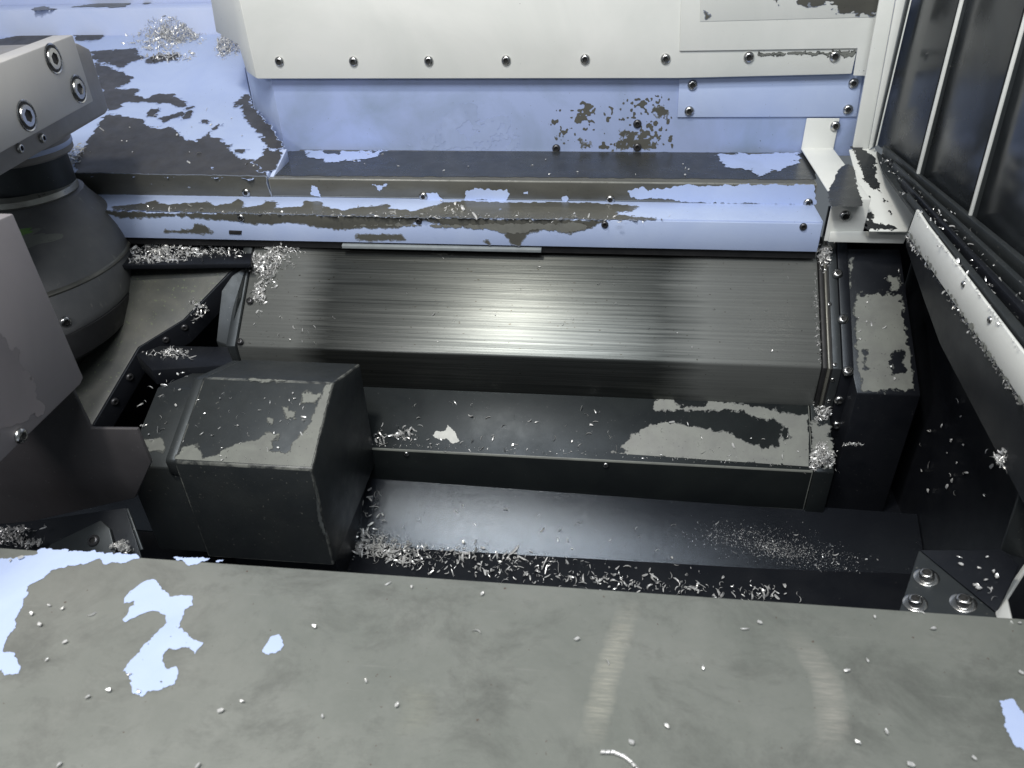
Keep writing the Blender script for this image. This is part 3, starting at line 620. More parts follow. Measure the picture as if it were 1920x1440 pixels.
slab('lower_face', pDW, [(1699, 441), (2050, 945), (2050, 1190), (1912, 932), (1762, 645), (1733, 565), (1698, 462)], .003, M['black_coat'], sl, .0008)
film('grime', pBand, [[(1704, 436), (1712, 436), (1920, 745), (1990, 845), (1990, 862), (1915, 752)]], M['grey_wear'], sl, amp=.001, freq=160, speck=.004, sfreq=300, cap=.001, bias=-.0012, halo=False, off=.0026, res=.0008)
for x, y in ((1812, 533), (1862, 600)): screw(pBand, x, y, .0030, sl, off=.002)

# near right post and bolted bracket at the sill
post = thing('corner_post', 'plain dark corner post at the right edge, above the bolted bracket', 'post', (.33, .44, -.6))
pPo = PY(.455)
prism('sheet', [pPo.at(x, y) for x, y in ((1912, 928), (1935, 900), (2050, 900), (2050, 1080), (1897, 1042), (1878, 1032))], (0, .003, 0), M['charcoal_coat'], post, .0010)
bb = thing('bolted_bracket', 'dark triangular bracket with three large bolts, lower right by the sill', 'bracket', (.27, .40, -.47))
v0, v1, v2 = PY(.435).at(1723, 1030), PY(.385).at(1690, 1134), PY(.372).at(1868, 1152)
pBr = plane3(v0, v1, v2)
slab('gusset', pBr, [(1723, 1030), (1684, 1150), (1688, 1175), (1900, 1175), (1866, 1148)], .006, M['charcoal_coat'], bb, .0012)
for x, y, r in ((1737, 1083, .0085), (1806, 1131, .0085), (1716, 1131, .0080)): screw(pBr, x, y, r, bb, kind='washer', name='bolt')
pBt = plane3(v0, v2, PY(.43).at(1880, 1034))
slab('top_sheet', pBt, [(1725, 1031), (1878, 1031), (1912, 1060), (1870, 1147), (1866, 1146)], .002, M['black_coat'], bb, .0006, off=-.0006)
pEd = plane3(v2, PY(.36).at(1898, 1152), PY(.40).at(1886, 1118))
slab('white_edge', pEd, [(1866, 1149), (1870, 1165), (1897, 1165), (1887, 1120), (1925, 1062), (1921, 1056), (1878, 1118)], .002, M['white_paint'], bb, .0004, off=.001)

# ================================================================== GUARD BOX (black, front centre-left)
gb = thing('guard_box', 'large black boxy guard with worn pale edges on top, in front of the covers', 'guard', (-.34, .60, -.62))
XR = -.266
sec = [(.700, -.4575), (.618, -.428), (.530, -.468), (.531, -.60), (.700, -.60)]
pGT = plane3((XR, .618, -.428), (XR, .530, -.468), (XR-.2, .530, -.468))
XGL = pGT.at(325, 866).x
print('XGL', XGL, pGT.at(384, 699), pGT.at(309, 848), pGT.at(237, 798))
EDGE[0] = M['worn_edge']
xprism('shell', sec, XGL, XR, M['charcoal_coat'], gb, .0022)
EDGE[0] = None
xprism('skirt', [(.56, -.60), (.70, -.60), (.70, -.68), (.56, -.68)], XGL+.01, XR-.012, M['black_coat'], gb, 0)
sec2 = [(.700, -.4755), (.622, -.446), (.536, -.482), (.537, -.60), (.700, -.60)]
XG2 = XGL-.058
xprism('side_step', sec2, XG2, XGL-.0005, M['charcoal_coat'], gb, .0020)
xprism('rib', [(.700, -.4590), (.620, -.430), (.533, -.470), (.534, -.49), (.700, -.49)], XGL-.012, XGL-.0008, M['charcoal_coat'], gb, .0030)
film('worn_patch', pGT, [[(328, 864), (345, 835), (372, 838), (380, 862), (400, 856), (420, 845), (450, 830), (480, 828), (500, 815), (498, 822), (515, 826), (505, 845), (525, 850), (545, 850), (548, 830), (570, 815), (585, 790), (596, 758), (606, 740), (612, 722), (624, 719), (612, 765), (598, 820), (583, 878), (440, 872)],
   [(568, 740), (575, 733), (585, 738), (600, 740), (602, 746), (590, 754), (568, 755)], [(530, 764), (538, 764), (540, 772), (554, 774), (552, 784), (540, 784)], [(502, 784), (512, 786), (508, 793)], [(498, 812), (520, 815), (518, 825), (500, 826)], [(460, 711), (540, 712), (536, 715), (470, 714)]],
   M['grey_wear'], gb, amp=.0012, freq=200, off=.0005, res=.0007, clip=[(326, 861), (583, 876), (623, 719), (386, 703)])
pG2 = plane3((XR, .622, -.446), (XR, .536, -.482), (XR-.2, .536, -.482))
film('worn_patch', pG2, [[(269, 826), (300, 822), (308, 832), (306, 846), (280, 845)]], M['grey_wear'], gb, amp=.001, freq=200, off=.0005, res=.0007)
pG3 = PXr(XR)
film('worn_patch', pG3, [[(589, 905), (594, 925), (600, 970), (612, 1005), (606, 1002), (596, 975)]], M['grey_wear'], gb, amp=.0008, freq=200, off=.0006, res=.0007)

# ================================================================== SPINDLE BASE + FLANGE (left)
sb = thing('spindle_base', 'scuffed brown-grey base plate beside the round housing, with riveted black flange', 'base plate', (-.5, .75, -.6))
pSB = Plane(pSteel.p+pSteel.n*.006, pSteel.n, pSteel.u)
ed = [(172, 798), (258, 652), (343, 600), (427, 513), (452, 492)]
poly = [(250, 494)]+[(452, 492)]+ed[:4][::-1]+[(120, 830), (20, 760), (-60, 640), (60, 480)]
slab('plate', pSB, poly, .012, M['brown_base'], sb, .0016)
top = [pSB.at(*q) for q in ed]
def flange(pts, th, drop, m, name):
    a = [v+Vector((0, 0, .0015)) for v in pts]; off = Vector((th, -th*.4, 0))
    ring = [v+Vector((.0006, -.0004, 0)) for v in a]+[v+off for v in a[::-1]]
    return prism(name, ring, (0, 0, -drop), m, sb, .0008)
flange(top, .004, .032, M['black_coat'], 'flange')
pF1 = plane3(top[0]+Vector((.0042, -.0017, 0)), top[1]+Vector((.0042, -.0017, 0)), top[0]+Vector((.0042, -.0017, -.1)))
pF2 = plane3(top[1]+Vector((.0042, -.0017, 0)), top[2]+Vector((.0042, -.0017, 0)), top[1]+Vector((.0042, -.0017, -.1)))
for x, y in ((215, 753), (243, 707), (270, 663)): screw(pF1, x, y, .0048, sb, dark=1)
for x, y in ((311, 637), (346, 614)): screw(pF2, x, y, .0042, sb, dark=1)
slab('low_ledge', PZ(-.462), [(255, 664), (300, 648), (425, 650), (440, 684), (285, 694)], .02, M['black_coat'], sb, .001)
slab('chip_ledge', PZ(-.395), [(200, 458), (474, 462), (470, 494), (200, 498)], .006, M['black_coat'], sb, .001)
prism('wall_plate', [pSB.at(427, 513)+Vector((.004, 0, -.004)), pSB.at(464, 486)+Vector((0, 0, -.004)), PY(.80).at(448, 545), PY(.762).at(432, 650), PY(.762).at(405, 640), PY(.79).at(415, 545)], (0, .002, -.03), M['charcoal_coat'], sb, .0015)

# ================================================================== ROUND HOUSING
m, nt, b = new_mat('housing_coat')
c = mixc(nt, ramp(nt, noise(nt, 20, 5, .6), .35, .7), (.085, .088, .092), (.125, .127, .127))
c = mixc(nt, ramp(nt, noise(nt, 90, 4, .6, (1, 1, .4), loc=(2, 0, 3)), .64, .7), c, (.16, .16, .15))
nt.links.new(c, b.inputs['Base Color']); b.inputs['Roughness'].default_value = .5
bump(nt, b, noise(nt, 900, 3, .5), .1, .0006)
HK = 1.15
T_, B_0 = Vector((-.612, .723, -.275)), Vector((-.655, .654, -.40))
AX = (-.606*HK, .730*HK, 0)
def ringc(z, r):
    c_ = T_.lerp(B_0, (z+.275)/(-.125)); return (c_.x*HK, c_.y*HK, r*HK, z*HK)
def loft(name, rings, m, parent, seg=128):
    bm = bmesh.new(); rr = []
    for cx, cy, r, z in rings: rr.append([bm.verts.new((cx+r*math.cos(2*math.pi*i/seg), cy+r*math.sin(2*math.pi*i/seg), z)) for i in range(seg)])
    for A_, B_ in zip(rr, rr[1:]):
        for i in range(seg): bm.faces.new((A_[i], A_[(i+1) % seg], B_[(i+1) % seg], B_[i]))
    return finish(bm, name, m, parent, 0, ang=40)
ZR = -.273*HK
hs = thing('round_housing', 'round black spindle housing with scraped green paint on the left', 'housing', (-.75, .75, -.6))
loft('shoulder', [ringc(z, r) for z, r in ((-.272, .046), (-.274, .056), (-.278, .060), (-.283, .066), (-.289, .074), (-.296, .084), (-.304, .093), (-.313, .102), (-.324, .111), (-.336, .119), (-.348, .126), (-.358, .130), (-.366, .133), (-.373, .135), (-.3745, .1345))], M['housing_coat'], hs)
loft('raised_seam', [ringc(z, r) for z, r in ((-.3335, .1172), (-.3345, .1196), (-.3365, .1210), (-.3380, .1205))], M['worn_metal'], hs)
loft('rubber_band', [ringc(z, r) for z, r in ((-.3735, .133), (-.375, .1365), (-.380, .1385), (-.398, .1430), (-.401, .1410))], M['rubber'], hs)
loft('foot', [ringc(z, r) for z, r in ((-.400, .140), (-.404, .136), (-.43, .110), (-.47, .085), (-.53, .08))], M['black_coat'], hs)
lathe('ring', [(.046, ZR), (.0575, ZR-.002), (.0604, ZR+.002), (.0586, ZR+.008), (.048, ZR+.011)], (-.612*HK, .723*HK, 0), (0, 0, 1), M['bare_edge'], hs, 96)
lathe('neck', [(.0488, ZR+.004), (.0488, -.270), (.041, -.269)], AX, (0, 0, 1), M['charcoal_coat'], hs, 96)
c_ = ringc(-.362, .132)
def on_wall(deg, z):
    d_ = Vector((math.cos(R_(deg)), math.sin(R_(deg)), 0)); return Vector((c_[0], c_[1], z*HK))+d_*c_[2], d_
PROF = [(-.272, .046), (-.274, .056), (-.278, .060), (-.283, .066), (-.289, .074), (-.296, .084), (-.304, .093), (-.313, .102), (-.324, .111), (-.336, .119), (-.348, .126), (-.358, .130), (-.366, .133), (-.373, .135)]
def wrap_patch(name, deg, z, wd, hz, m, seed, e=.0006):
    rr = random.Random(seed); n = 44; bm = bmesh.new(); rows = []
    ph = [rr.uniform(0, 6.28) for _ in range(6)]
    def pt(dg, zz_):
        r_ = np.interp(-zz_, [-q[0] for q in PROF], [q[1] for q in PROF])+e; c0 = ringc(zz_, r_)
        return (c0[0]+c0[2]*math.cos(R_(dg)), c0[1]+c0[2]*math.sin(R_(dg)), c0[3])
    for q in range(5):
        t = q/4; ring = []
        for i in range(n):
            a = 2*math.pi*i/n; k = 1+.30*math.sin(2*a+ph[0])+.22*math.sin(3*a+ph[1])+.16*math.sin(5*a+ph[2])+.12*math.sin(9*a+ph[3])+.08*math.sin(14*a+ph[4])
            ring.append(bm.verts.new(pt(deg+wd*t*k*math.cos(a), z+hz*t*k*math.sin(a))))
        rows.append(ring)
    for A_, B_ in zip(rows[1:], rows[2:]):
        for i in range(n): bm.faces.new((A_[i], A_[(i+1) % n], B_[(i+1) % n], B_[i]))
    bm.faces.new(rows[1])
    for v in rows[0]: bm.verts.remove(v)
    return finish(bm, name, m, hs, 0)
wrap_patch('green_patch', -52, -.350, 7, .006, M['green_paint'], 4)
wrap_patch('green_patch', -70, -.287, 16, .004, M['green_paint'], 9)
wrap_patch('scraped_patch', -58, -.292, 22, .006, M['grey_wear'], 12, .0004)
pos, dpl = on_wall(-30, -.362)
o = bpy.data.objects.new('screw', HEAD[('button', 0)]); col.objects.link(o); o.parent = hs; o.location = pos-wloc(hs); o.scale = (.0065,)*3
o.rotation_mode = 'QUATERNION'; o.rotation_quaternion = orient(dpl)

# ================================================================== CLAMP BLOCK on top of the housing
cb = thing('clamp_block', 'thick grey clamp block with three big socket bolts, at the left edge', 'block', (-.56, .72, -.22))
e0 = Vector((-.554, .80, -.198)); e1 = Vector((-.534, .619, -.198))
pCB = plane3(e0, e1, e0+Vector((0, 0, .1)))
slab('front_plate', pCB, [(137, 65), (176, 190), (0, 288), (-130, 360), (-160, 178)], .022, M['block_grey'], cb, .0016)
slab('back_plate', pCB, [(146, 80), (170, 92), (205, 205), (199, 214), (0, 332), (-130, 408), (-170, 190)], .14, M['block_dark'], cb, .0030, off=-.0225)
for x, y in ((100, 110), (147, 167), (50, 217)):
    ctr = pCB.at(x, y)
    lathe('counterbore', [(.0125, .0003), (.0138, .0010), (.0145, .0003)], ctr, pCB.n, M['screw_steel'], cb, 40)
    lathe('bore_shadow', [(.0, .0005), (.0126, .0005)], ctr, pCB.n, M['socket'], cb, 40)
    screw(pCB, x, y, .0104, cb, kind='cap', off=-.0045, name='bolt')
pCB2 = Plane(pCB.p-pCB.n*.0225, pCB.n, pCB.u)
for x, y in ((36, 278), (78, 259)): screw(pCB2, x, y, .0050, cb, kind='button')
lathe('flange', [(.020, -.2695), (.056, -.2695), (.0585, -.267), (.0585, -.20), (.02, -.20)], AX, (0, 0, 1), M['block_dark'], cb, 80)
lathe('blue_seal', [(.0587, -.261), (.0594, -.260), (.0594, -.2565), (.0587, -.2555)], AX, (0, 0, 1), M['blue_paint'], cb, 80)

# ================================================================== NEAR LEFT PANEL and GUARD PLATE
npn = thing('near_panel', 'flat mauve-grey guard panel at the left edge, nearest the camera', 'panel', (-.44, .40, -.33))
pNP = PXr(-.438)
pnl = [pNP.at(x, y) for x, y in ((25, 400), (157, 708), (152, 720), (0, 868), (-260, 1130), (-330, 560))]
prism('sheet', pnl, (-.10, 0, 0), M['mauve_panel'], npn, .0014)
film('wet_patch', pNP, [[(-40, 600), (10, 640), (40, 690), (70, 720), (72, 765), (50, 790), (20, 800), (-40, 840)]], M['panel_stain'], npn, amp=.004, freq=60, off=.0004, res=.0012)
screw(pNP, 37, 817, .0062, npn)
gp = thing('guard_plate', 'dark angular guard plate below the mauve panel at lower left', 'plate', (-.40, .49, -.5))
pGP = PY(.505)
slab('sheet', pGP, [(120, 700), (170, 804), (257, 805), (283, 868), (253, 934), (60, 978), (-80, 990), (-80, 700)], .004, M['panel_dark'], gp, .0010)
fp = thing('foot_plate', 'low dark foot plate with one bolt in the bottom left corner', 'plate', (-.38, .43, -.52))
pFP = PS(.45, -.50, 35)
slab('sheet', pFP, [(95, 1020), (188, 975), (205, 990), (222, 1060), (60, 1060)], .004, M['charcoal_coat'], fp, .0012)
screw(pFP, 176, 1014, .0055, fp, dark=1, name='bolt')
slab('bar', pFP, [(235, 953), (240, 953), (268, 1030), (262, 1032)], .003, M['charcoal_coat'], fp, .0008, off=.002)
slab('web', pFP, [(0, 985), (235, 952), (270, 1060), (-40, 1060)], .003, M['black_coat'], fp, .0006, off=-.006)

# ================================================================== METAL CHIPS
rg = np.random.RandomState(11)
def chip_batch(pos, nrm, L, lie=.6, seg=4):
    """pos (n,3), nrm (3,), L (n,): curled slivers with a triangular section"""
    n = len(pos); k = seg+1; L = L*np.exp(rg.normal(-.22, .32, n)) if n > 1 else L
    A = rg.uniform(.3, 3.6, n); t = np.linspace(-.5, .5, k)
    R = L/A; ang = A[:, None]*t[None]
    cx = R[:, None]*np.sin(ang); cy = R[:, None]*(1-np.cos(ang)); cz = L[:, None]*t[None]*rg.uniform(-.5, .5, n)[:, None]
    Pm = np.stack([cx, cy, cz], -1)                                       # n,k,3
    wdt = L*rg.uniform(.10, .34, n); tap = np.array([.35]+[1.0]*(k-2)+[.45])
    th = wdt*.28
    sec = np.stack([np.stack([np.zeros(n), np.zeros(n), wdt/2], -1), np.stack([np.zeros(n), np.zeros(n), -wdt/2], -1), np.stack([np.zeros(n), th, np.zeros(n)], -1)], 1)  # n,3,3
    V = Pm[:, :, None, :]+sec[:, None, :, :]*tap[None, :, None, None]
    V = V-V.mean(axis=(1, 2), keepdims=True)
    # orientation: random spin about normal, random roll
    a, bq, cq_ = rg.uniform(0, 6.283, n), rg.normal(0, lie, n), rg.uniform(0, 6.283, n)
    def rot(ax_, g):
        c_, s_ = np.cos(g), np.sin(g); M_ = np.zeros((n, 3, 3)); i, j = [(1, 2), (2, 0), (0, 1)][ax_]
        M_[:, ax_, ax_] = 1; M_[:, i, i] = c_; M_[:, j, j] = c_; M_[:, i, j] = -s_; M_[:, j, i] = s_; return M_
    Rm = rot(2, a) @ rot(1, bq) @ rot(0, cq_)
    q = np.array(orient(nrm).to_matrix())
    V = np.einsum('ij,nklj->nkli', q, np.einsum('nij,nklj->nkli', Rm, V))
    lift = -(V @ np.array(nrm)).min(axis=(1, 2))*rg.uniform(.3, 1.0, n)
    V = V+pos[:, None, None, :]+lift[:, None, None, None]*np.array(nrm)
    fc = []
    for s_ in range(seg):
        for e in range(3):
            f_ = (e+1) % 3; fc.append((s_*3+e, s_*3+f_, (s_+1)*3+f_, (s_+1)*3+e))
    fc = np.array(fc); Fq = (fc[None]+np.arange(n)[:, None, None]*(k*3)).reshape(-1, 4)
    return V.reshape(-1, 3), Fq
def stuff(name, parts, label, base=None):
    vs_, fs, o_ = [], [], 0
    for V, Fq in parts: vs_.append(V); fs.append(Fq+o_); o_ += len(V)
    V = np.concatenate(vs_); Fq = np.concatenate(fs)
    me = bpy.data.meshes.new(name); me.from_pydata(V.tolist(), [], Fq.tolist()); me.update()
    o = link_mesh(name, me, M['chip_metal'], None, tuple(V.mean(0)) if base is None else base)
    o['kind'] = 'stuff'; o['label'] = label; o['category'] = 'metal chips'
    return o
def pile(pl, cx, cy, rx, ry, n, L, H, tail=.25, rotd=0.0, off=0.0):
    r = np.sqrt(rg.rand(n)); r = np.where(rg.rand(n) < tail, r*rg.uniform(1, 1.7, n), r); th = rg.uniform(0, 6.283, n)
    wob = 1+.25*np.sin(3*th+cx)+.15*np.sin(5*th+cy)
    dx, dy = r*rx*np.cos(th)*wob, r*ry*np.sin(th)*wob; cr_, sr_ = math.cos(R_(rotd)), math.sin(R_(rotd))
    X_ = cx+dx*cr_-dy*sr_; Y_ = cy+dx*sr_+dy*cr_
    pos = np.array([tuple(pl.at(a, b)) for a, b in zip(X_, Y_)])
    h = np.clip(1-r**2, 0, 1)*H*rg.rand(n)+off
    nn = np.array(pl.n); pos = pos+h[:, None]*nn
    return chip_batch(pos, tuple(pl.n), rg.uniform(L[0], L[1], n))
def line(pl, pts, n, spread, L, off=0.0):
    t = rg.uniform(0, len(pts)-1.0001, n); i = t.astype(int); g_ = t-i; P_ = np.array(pts, float)
    xy = P_[i]*(1-g_)[:, None]+P_[i+1]*g_[:, None]+rg.normal(0, 1, (n, 2))*np.array(spread)
    pos = np.array([tuple(pl.at(a, b, off)) for a, b in xy])
    return chip_batch(pos, tuple(pl.n), rg.uniform(L[0], L[1], n))
pFloor = PZ(CH_Z1+.0005)
pChFront = plane3((-.70, LP_Y1+.005, LP_ZB+.004), (xr, LP_Y1+.005, LP_ZB-.020), (xr, CH_Y1-.006, CH_Z1-.013))
stuff('chip_pile', [pile(pDeck, 325, 62, 50, 17, 1700, (.004, .010), .028), pile(pDeck, 300, 85, 40, 14, 140, (.006, .012), .003), pile(pDeck, 325, 108, 45, 8, 90, (.006, .012), .003)], 'heap of silver chips on the blue deck at upper left')
stuff('chip_pile', [pile(pDeck, 428, 86, 20, 18, 650, (.004, .009), .018)], 'small chip heap against the left corner of the white cover')
stuff('chip_pile', [pile(pDeck, 128, 292, 22, 24, 300, (.004, .010), .012), pile(pDeck, 118, 335, 18, 10, 60, (.004, .009), .004)], 'chips gathered under the grey clamp block')
pCL = PZ(-.395)
stuff('chip_pile', [pile(pCL, 325, 470, 75, 13, 700, (.003, .008), .006), pile(pCL, 290, 488, 55, 6, 160, (.004, .009), .004), pile(pCL, 420, 472, 40, 10, 120, (.003, .008), .004)], 'band of chips on the black ledge beside the round housing')
stuff('chip_pile', [pile(pSteel, 530, 464, 34, 11, 330, (.004, .009), .010), pile(pSteel, 500, 498, 24, 24, 480, (.004, .009), .016), pile(pSteel, 488, 548, 10, 22, 150, (.004, .009), .008), pile(pSteel, 520, 480, 40, 20, 60, (.004, .008), .003)], 'chips heaped in upper left corner of the brushed cover')
stuff('chip_pile', [pile(pSteel, 1543, 482, 13, 16, 380, (.003, .007), .012, off=.004)], 'chip wad in upper right corner of the brushed cover')
stuff('chip_pile', [pile(pLow, 1540, 858, 22, 21, 620, (.003, .008), .018, .12)], 'round chip wad at right front corner of the lower cover')
stuff('chip_pile', [pile(pLow, 1541, 775, 12, 14, 200, (.003, .008), .012), pile(pLow, 1530, 760, 6, 8, 50, (.003, .007), .006)], 'chip wad under the foot of the end guard')
stuff('chip_pile', [line(pFloor, [(640, 1018), (700, 1030), (780, 1052)], 380, (18, 9), (.005, .012)), line(pChFront, [(640, 1000), (690, 1010), (820, 1035), (960, 1048), (1150, 1075), (1320, 1090)], 420, (20, 7), (.004, .010), .0006), line(pFloor, [(780, 1052), (960, 1075), (1150, 1090), (1300, 1105), (1460, 1115)], 330, (20, 9), (.005, .010))], 'loose chips strewn along the foot of the chute behind the sill')
stuff('chip_pile', [pile(pFP, 10, 1004, 42, 15, 420, (.003, .006), .010, off=.002), pile(pFP, 60, 1018, 20, 6, 80, (.003, .006), .004, off=.002)], 'chip heap in the bottom left corner above the sill')
stuff('chip_pile', [pile(pFP, 231, 1024, 15, 8, 160, (.003, .006), .010, off=.002)], 'small chip ball beside the foot plate bolt')
stuff('chip_pile', [pile(pLow, 760, 815, 22, 12, 40, (.005, .010), .003), pile(pLow, 715, 818, 14, 14, 22, (.005, .010), .002)], 'sparse chip cluster on the lower cover beside guard box')
stuff('chip_pile', [line(pDW, [(1700, 443), (1750, 500), (1830, 628), (1920, 760)], 420, (3, 4), (.002, .006), .0012), line(pBand, [(1737, 421), (1820, 530), (1920, 664)], 60, (1.5, 1.5), (.002, .005), .003)], 'chips stuck along lower edge of the white sill face')
trk = PZ(zs+.005)
stuff('chip_pile', [line(trk, [(1690, 345), (1760, 430), (1900, 590)], 70, (10, 10), (.002, .006)), line(trk, [(1720, 355), (1800, 440), (1920, 570)], 110, (12, 12), (.002, .006)), line(trk, [(1650, 290), (1700, 345)], 30, (5, 5), (.002, .005))], 'chips caught in the dark window tracks')
stuff('chip_pile', [pile(pDW, 1882, 858, 7, 16, 60, (.003, .007), .006)], 'chip tuft clinging to the dark side face at far right')
stuff('chip_pile', [pile(pLow, 1597, 834, 18, 2.5, 50, (.002, .005), .003, off=.002)], 'short line of chips beside the end guard foot')
stuff('chip_dust', [line(pChFront, [(1340, 1000), (1420, 1015), (1500, 1035), (1580, 1062)], 1500, (36, 13), (.0006, .0022), .0003), line(pChFront, [(1420, 1020), (1500, 1040)], 700, (18, 8), (.0006, .0018), .0003)], 'fine silver dust streak on the black chute')
stuff('chip_pile', [pile(PZ(-.4615), 325, 664, 30, 7, 130, (.003, .008), .005), pile(pSB, 372, 580, 14, 16, 50, (.004, .009), .004)], 'chips behind the step of the black guard box')
stuff('chip_pile', [line(pLedge, [(540, 400), (640, 402), (800, 405), (1000, 408), (1220, 412)], 80, (30, 4), (.003, .008), .0006), line(pLedge, [(230, 392), (540, 400)], 40, (20, 3), (.003, .007), .0006), line(pLedge, [(820, 388), (880, 396)], 30, (12, 5), (.003, .008), .0006)], 'chips scattered along the narrow blue ledge')
stuff('chip_dust', [line(pSteel, [(1527, 520), (1532, 600), (1538, 680)], 120, (2.0, 10), (.002, .004), .0006)], 'chips lining the right wiper of the brushed cover')
stuff('chip_dust', [line(pLow, [(700, 832), (900, 842), (1150, 852), (1510, 876)], 170, (40, 2.0), (.0015, .004), .0006), line(PXr(-.30), [(236, 430), (250, 480)], 2, (2, 8), (.003, .006))], 'tiny chips along front edge of the lower cover')

# individually laid chips: a few shared sliver meshes
CH = []
for k in range(14):
    V, Fq = chip_batch(np.zeros((1, 3)), (0, 0, 1), np.array([1.0]), lie=.35, seg=6)
    me = bpy.data.meshes.new('chip_sliver'); me.from_pydata(V.tolist(), [], Fq.tolist()); me.update(); me.materials.append(M['chip_metal']); CH.append(me)
for k in range(6):          # stubby flakes: small bent scraps
    bm = bmesh.new(); n_ = 7; ring0, ring1 = [], []; asp = rg.uniform(.4, .8); bend = rg.uniform(-.5, .9)
    for i_ in range(n_):
        a_n = 2*math.pi*(i_+rg.uniform(-.3, .3))/n_; rr_ = rg.uniform(.20, .36); x_, y_ = rr_*math.cos(a_n), rr_*asp*math.sin(a_n)
        z_ = .1+bend*x_*x_+rg.uniform(-.03, .05)
        ring0.append(bm.verts.new((x_, y_, z_))); ring1.append(bm.verts.new((x_*.9, y_*.9, z_+rg.uniform(.06, .14))))
    bm.faces.new(ring0[::-1]); bm.faces.new(ring1)
    for i_ in range(n_): bm.faces.new((ring0[i_], ring0[(i_+1) % n_], ring1[(i_+1) % n_], ring1[i_]))
    me = bpy.data.meshes.new('chip_flake'); bm.to_mesh(me); bm.free(); me.materials.append(M['chip_metal']); CH.append(me)
def chip(pl, x, y, L, label, group, flake=False, off=.0006):
    o = bpy.data.objects.new('metal_chip', CH[random.randrange(14, 19) if flake else random.randrange(14)]); col.objects.link(o)
    o.location = pl.at(x, y, off); o.scale = (L, L, L); o.rotation_mode = 'QUATERNION'
    o.rotation_quaternion = orient(pl.n) @ Matrix.Rotation(random.random()*6.28, 3, 'Z').to_quaternion()
    o['label'] = label; o['category'] = 'metal chip'; o['group'] = group
def inpoly(x, y, p):
    r = False; n = len(p)
    for i in range(n):
        a, b_ = p[i], p[(i+1) % n]
        if (a[1] > y) != (b_[1] > y) and x < (b_[0]-a[0])*(y-a[1])/(b_[1]-a[1])+a[0]: r = not r
    return r
def strew(pl, poly, n, L, label, group, flake=.15, off=.0006):
    xs = [q[0] for q in poly]; ys = [q[1] for q in poly]; k = 0
    while k < n:
        x, y = random.uniform(min(xs), max(xs)), random.uniform(min(ys), max(ys))
        if inpoly(x, y, poly): chip(pl, x, y, random.uniform(*L), label, group, random.random() < flake, off); k += 1
random.seed(21)
for x, y in ((92, 1136), (118, 1142), (60, 1152), (75, 1172), (122, 1205), (88, 1238), (172, 1152), (205, 1295), (165, 1308), (414, 1334), (454, 1316), (605, 1344), (728, 1094), (772, 1101), (904, 1115), (894, 1184), (1082, 1199), (1138, 1242), (686, 1277), (744, 1324), (1250, 1362), (1184, 1393), (1398, 1180), (1424, 1168), (1626, 1239), (1588, 1258), (1640, 1157), (1728, 1150), (1750, 1180), (1912, 1169), (1914, 1262), (1607, 1393), (1662, 1374), (1707, 1435), (1826, 1422), (1318, 1253), (40, 1047), (20, 1052), (243, 1265), (260, 1297), (112, 1435), (372, 1437), (590, 1176)):
    chip(pSill, x, y, random.uniform(.0045, .0075), 'single pale chip lying on the grey front sill', 'chips on the front sill', random.random() < .85, .0008)
strew(pSteel, [(480, 580), (590, 600), (640, 650), (470, 645)], 14, (.004, .008), 'single chip on the dull left end of the brushed cover', 'chips on the brushed cover left end')
strew(pSteel, [(590, 480), (1500, 490), (1500, 670), (640, 645)], 22, (.003, .006), 'single chip on the middle of the brushed cover', 'chips on the brushed cover')
strew(pLow, [(700, 745), (1200, 765), (1160, 845), (700, 828)], 40, (.005, .010), 'single chip on the dark left half of the lower cover', 'chips on the lower cover left half')
strew(pLow, [(1220, 775), (1500, 790), (1500, 868), (1200, 845)], 18, (.004, .008), 'single chip on the worn right half of the lower cover', 'chips on the lower cover right half')
strew(pChFront, [(700, 930), (1640, 995), (1640, 1090), (1200, 1070), (700, 1010)], 44, (.004, .008), 'single chip lying on the black chute plate', 'chips on the chute plate', .2)
strew(pChFront, [(675, 905), (725, 908), (718, 1000), (655, 1000)], 26, (.006, .010), 'single chip in the shade beside guard box on chute', 'chips on the chute next to the guard box', .1)
strew(pGT, [(360, 720), (610, 725), (580, 870), (335, 860)], 46, (.003, .006), 'single chip on the top of the black guard box', 'chips on the guard box top', .4)
strew(pG2, [(285, 695), (355, 695), (305, 840), (245, 800)], 26, (.004, .008), 'single chip on the lower side step of guard box', 'chips on the guard box step', .3)
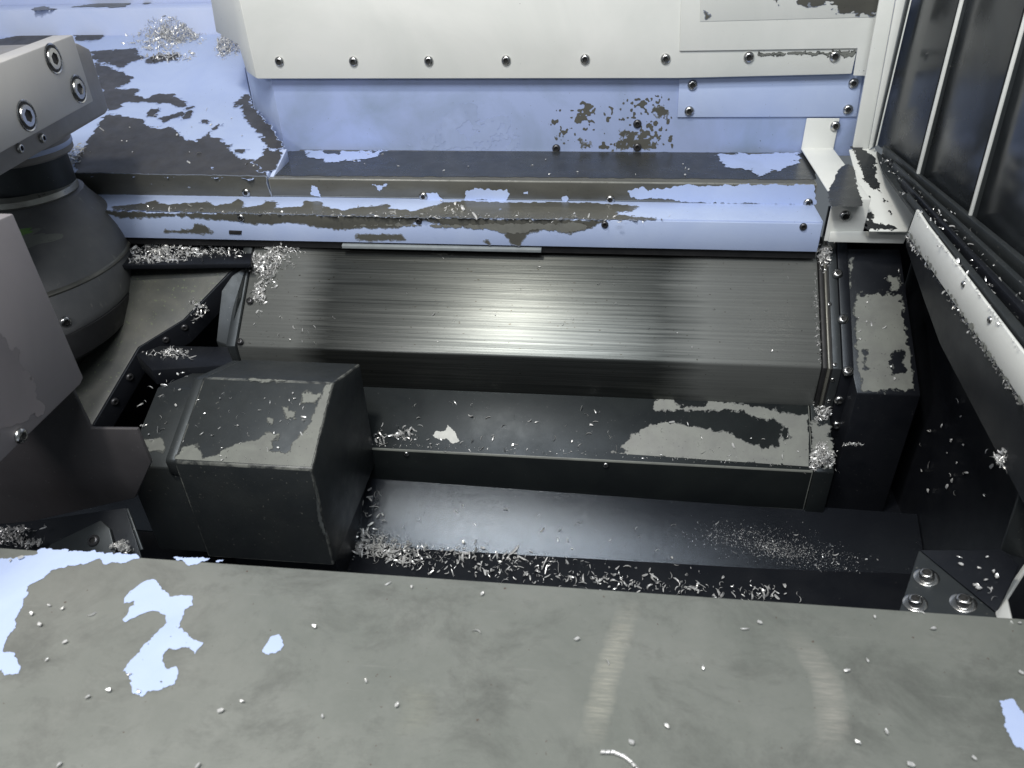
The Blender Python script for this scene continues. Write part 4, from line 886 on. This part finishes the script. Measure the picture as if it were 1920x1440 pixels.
strew(pDeck, [(200, 220), (470, 200), (490, 320), (170, 316)], 20, (.004, .008), 'single chip on the lower part of the blue deck', 'chips on the deck', .4)
strew(pShelf, [(560, 288), (1300, 290), (1320, 330), (540, 326)], 16, (.004, .007), 'single chip on the dark top of the long ledge', 'chips on the ledge top', .6)
strew(pBox, [(1600, 480), (1685, 480), (1712, 730), (1612, 725)], 12, (.004, .007), 'single chip on the sloping top of the black end box', 'chips on the end box', .3)
strew(PXl(.371), [(1790, 740), (1890, 900), (1880, 940), (1740, 920), (1700, 840)], 22, (.005, .009), 'single chip on the black lower side wall', 'chips on the lower side wall', .4)
strew(pBt, [(1760, 1040), (1880, 1040), (1895, 1060), (1866, 1130), (1830, 1100)], 12, (.004, .008), 'single chip on the bolted bracket', 'chips on the bolted bracket', .5)
# long spiral chip on the sill
def spiral(pts, turns, r, m):
    bm = bmesh.new(); n = 150; prev = None
    for k in range(n+1):
        t = k/n*(len(pts)-1); i = min(int(t), len(pts)-2); g_ = t-i
        c_ = pSill.at(pts[i][0]*(1-g_)+pts[i+1][0]*g_, pts[i][1]*(1-g_)+pts[i+1][1]*g_, r+.0004)
        d_ = (pSill.at(*pts[i+1])-pSill.at(*pts[i])).normalized(); s_ = d_.cross(Vector((0, 0, 1)))
        a = 2*math.pi*turns*k/n
        for_ = c_+(s_*math.cos(a)+Vector((0, 0, 1))*math.sin(a))*r
        v = [bm.verts.new(for_-d_*.0011), bm.verts.new(for_+d_*.0011)]
        if prev: bm.faces.new((prev[0], prev[1], v[1], v[0]))
        prev = v
    me = bpy.data.meshes.new('spiral_chip'); bm.to_mesh(me); bm.free()
    o = link_mesh('spiral_chip', me, m, None, tuple(pSill.at(1160, 1420)))
    md = o.modifiers.new('thick', 'SOLIDIFY'); md.thickness = .0003
    o['label'] = 'long coiled silver chip at bottom edge of the front sill'; o['category'] = 'metal chip'
spiral([(1128, 1410), (1150, 1410), (1170, 1418), (1185, 1430), (1205, 1455)], 9, .0011, M['chip_metal'])
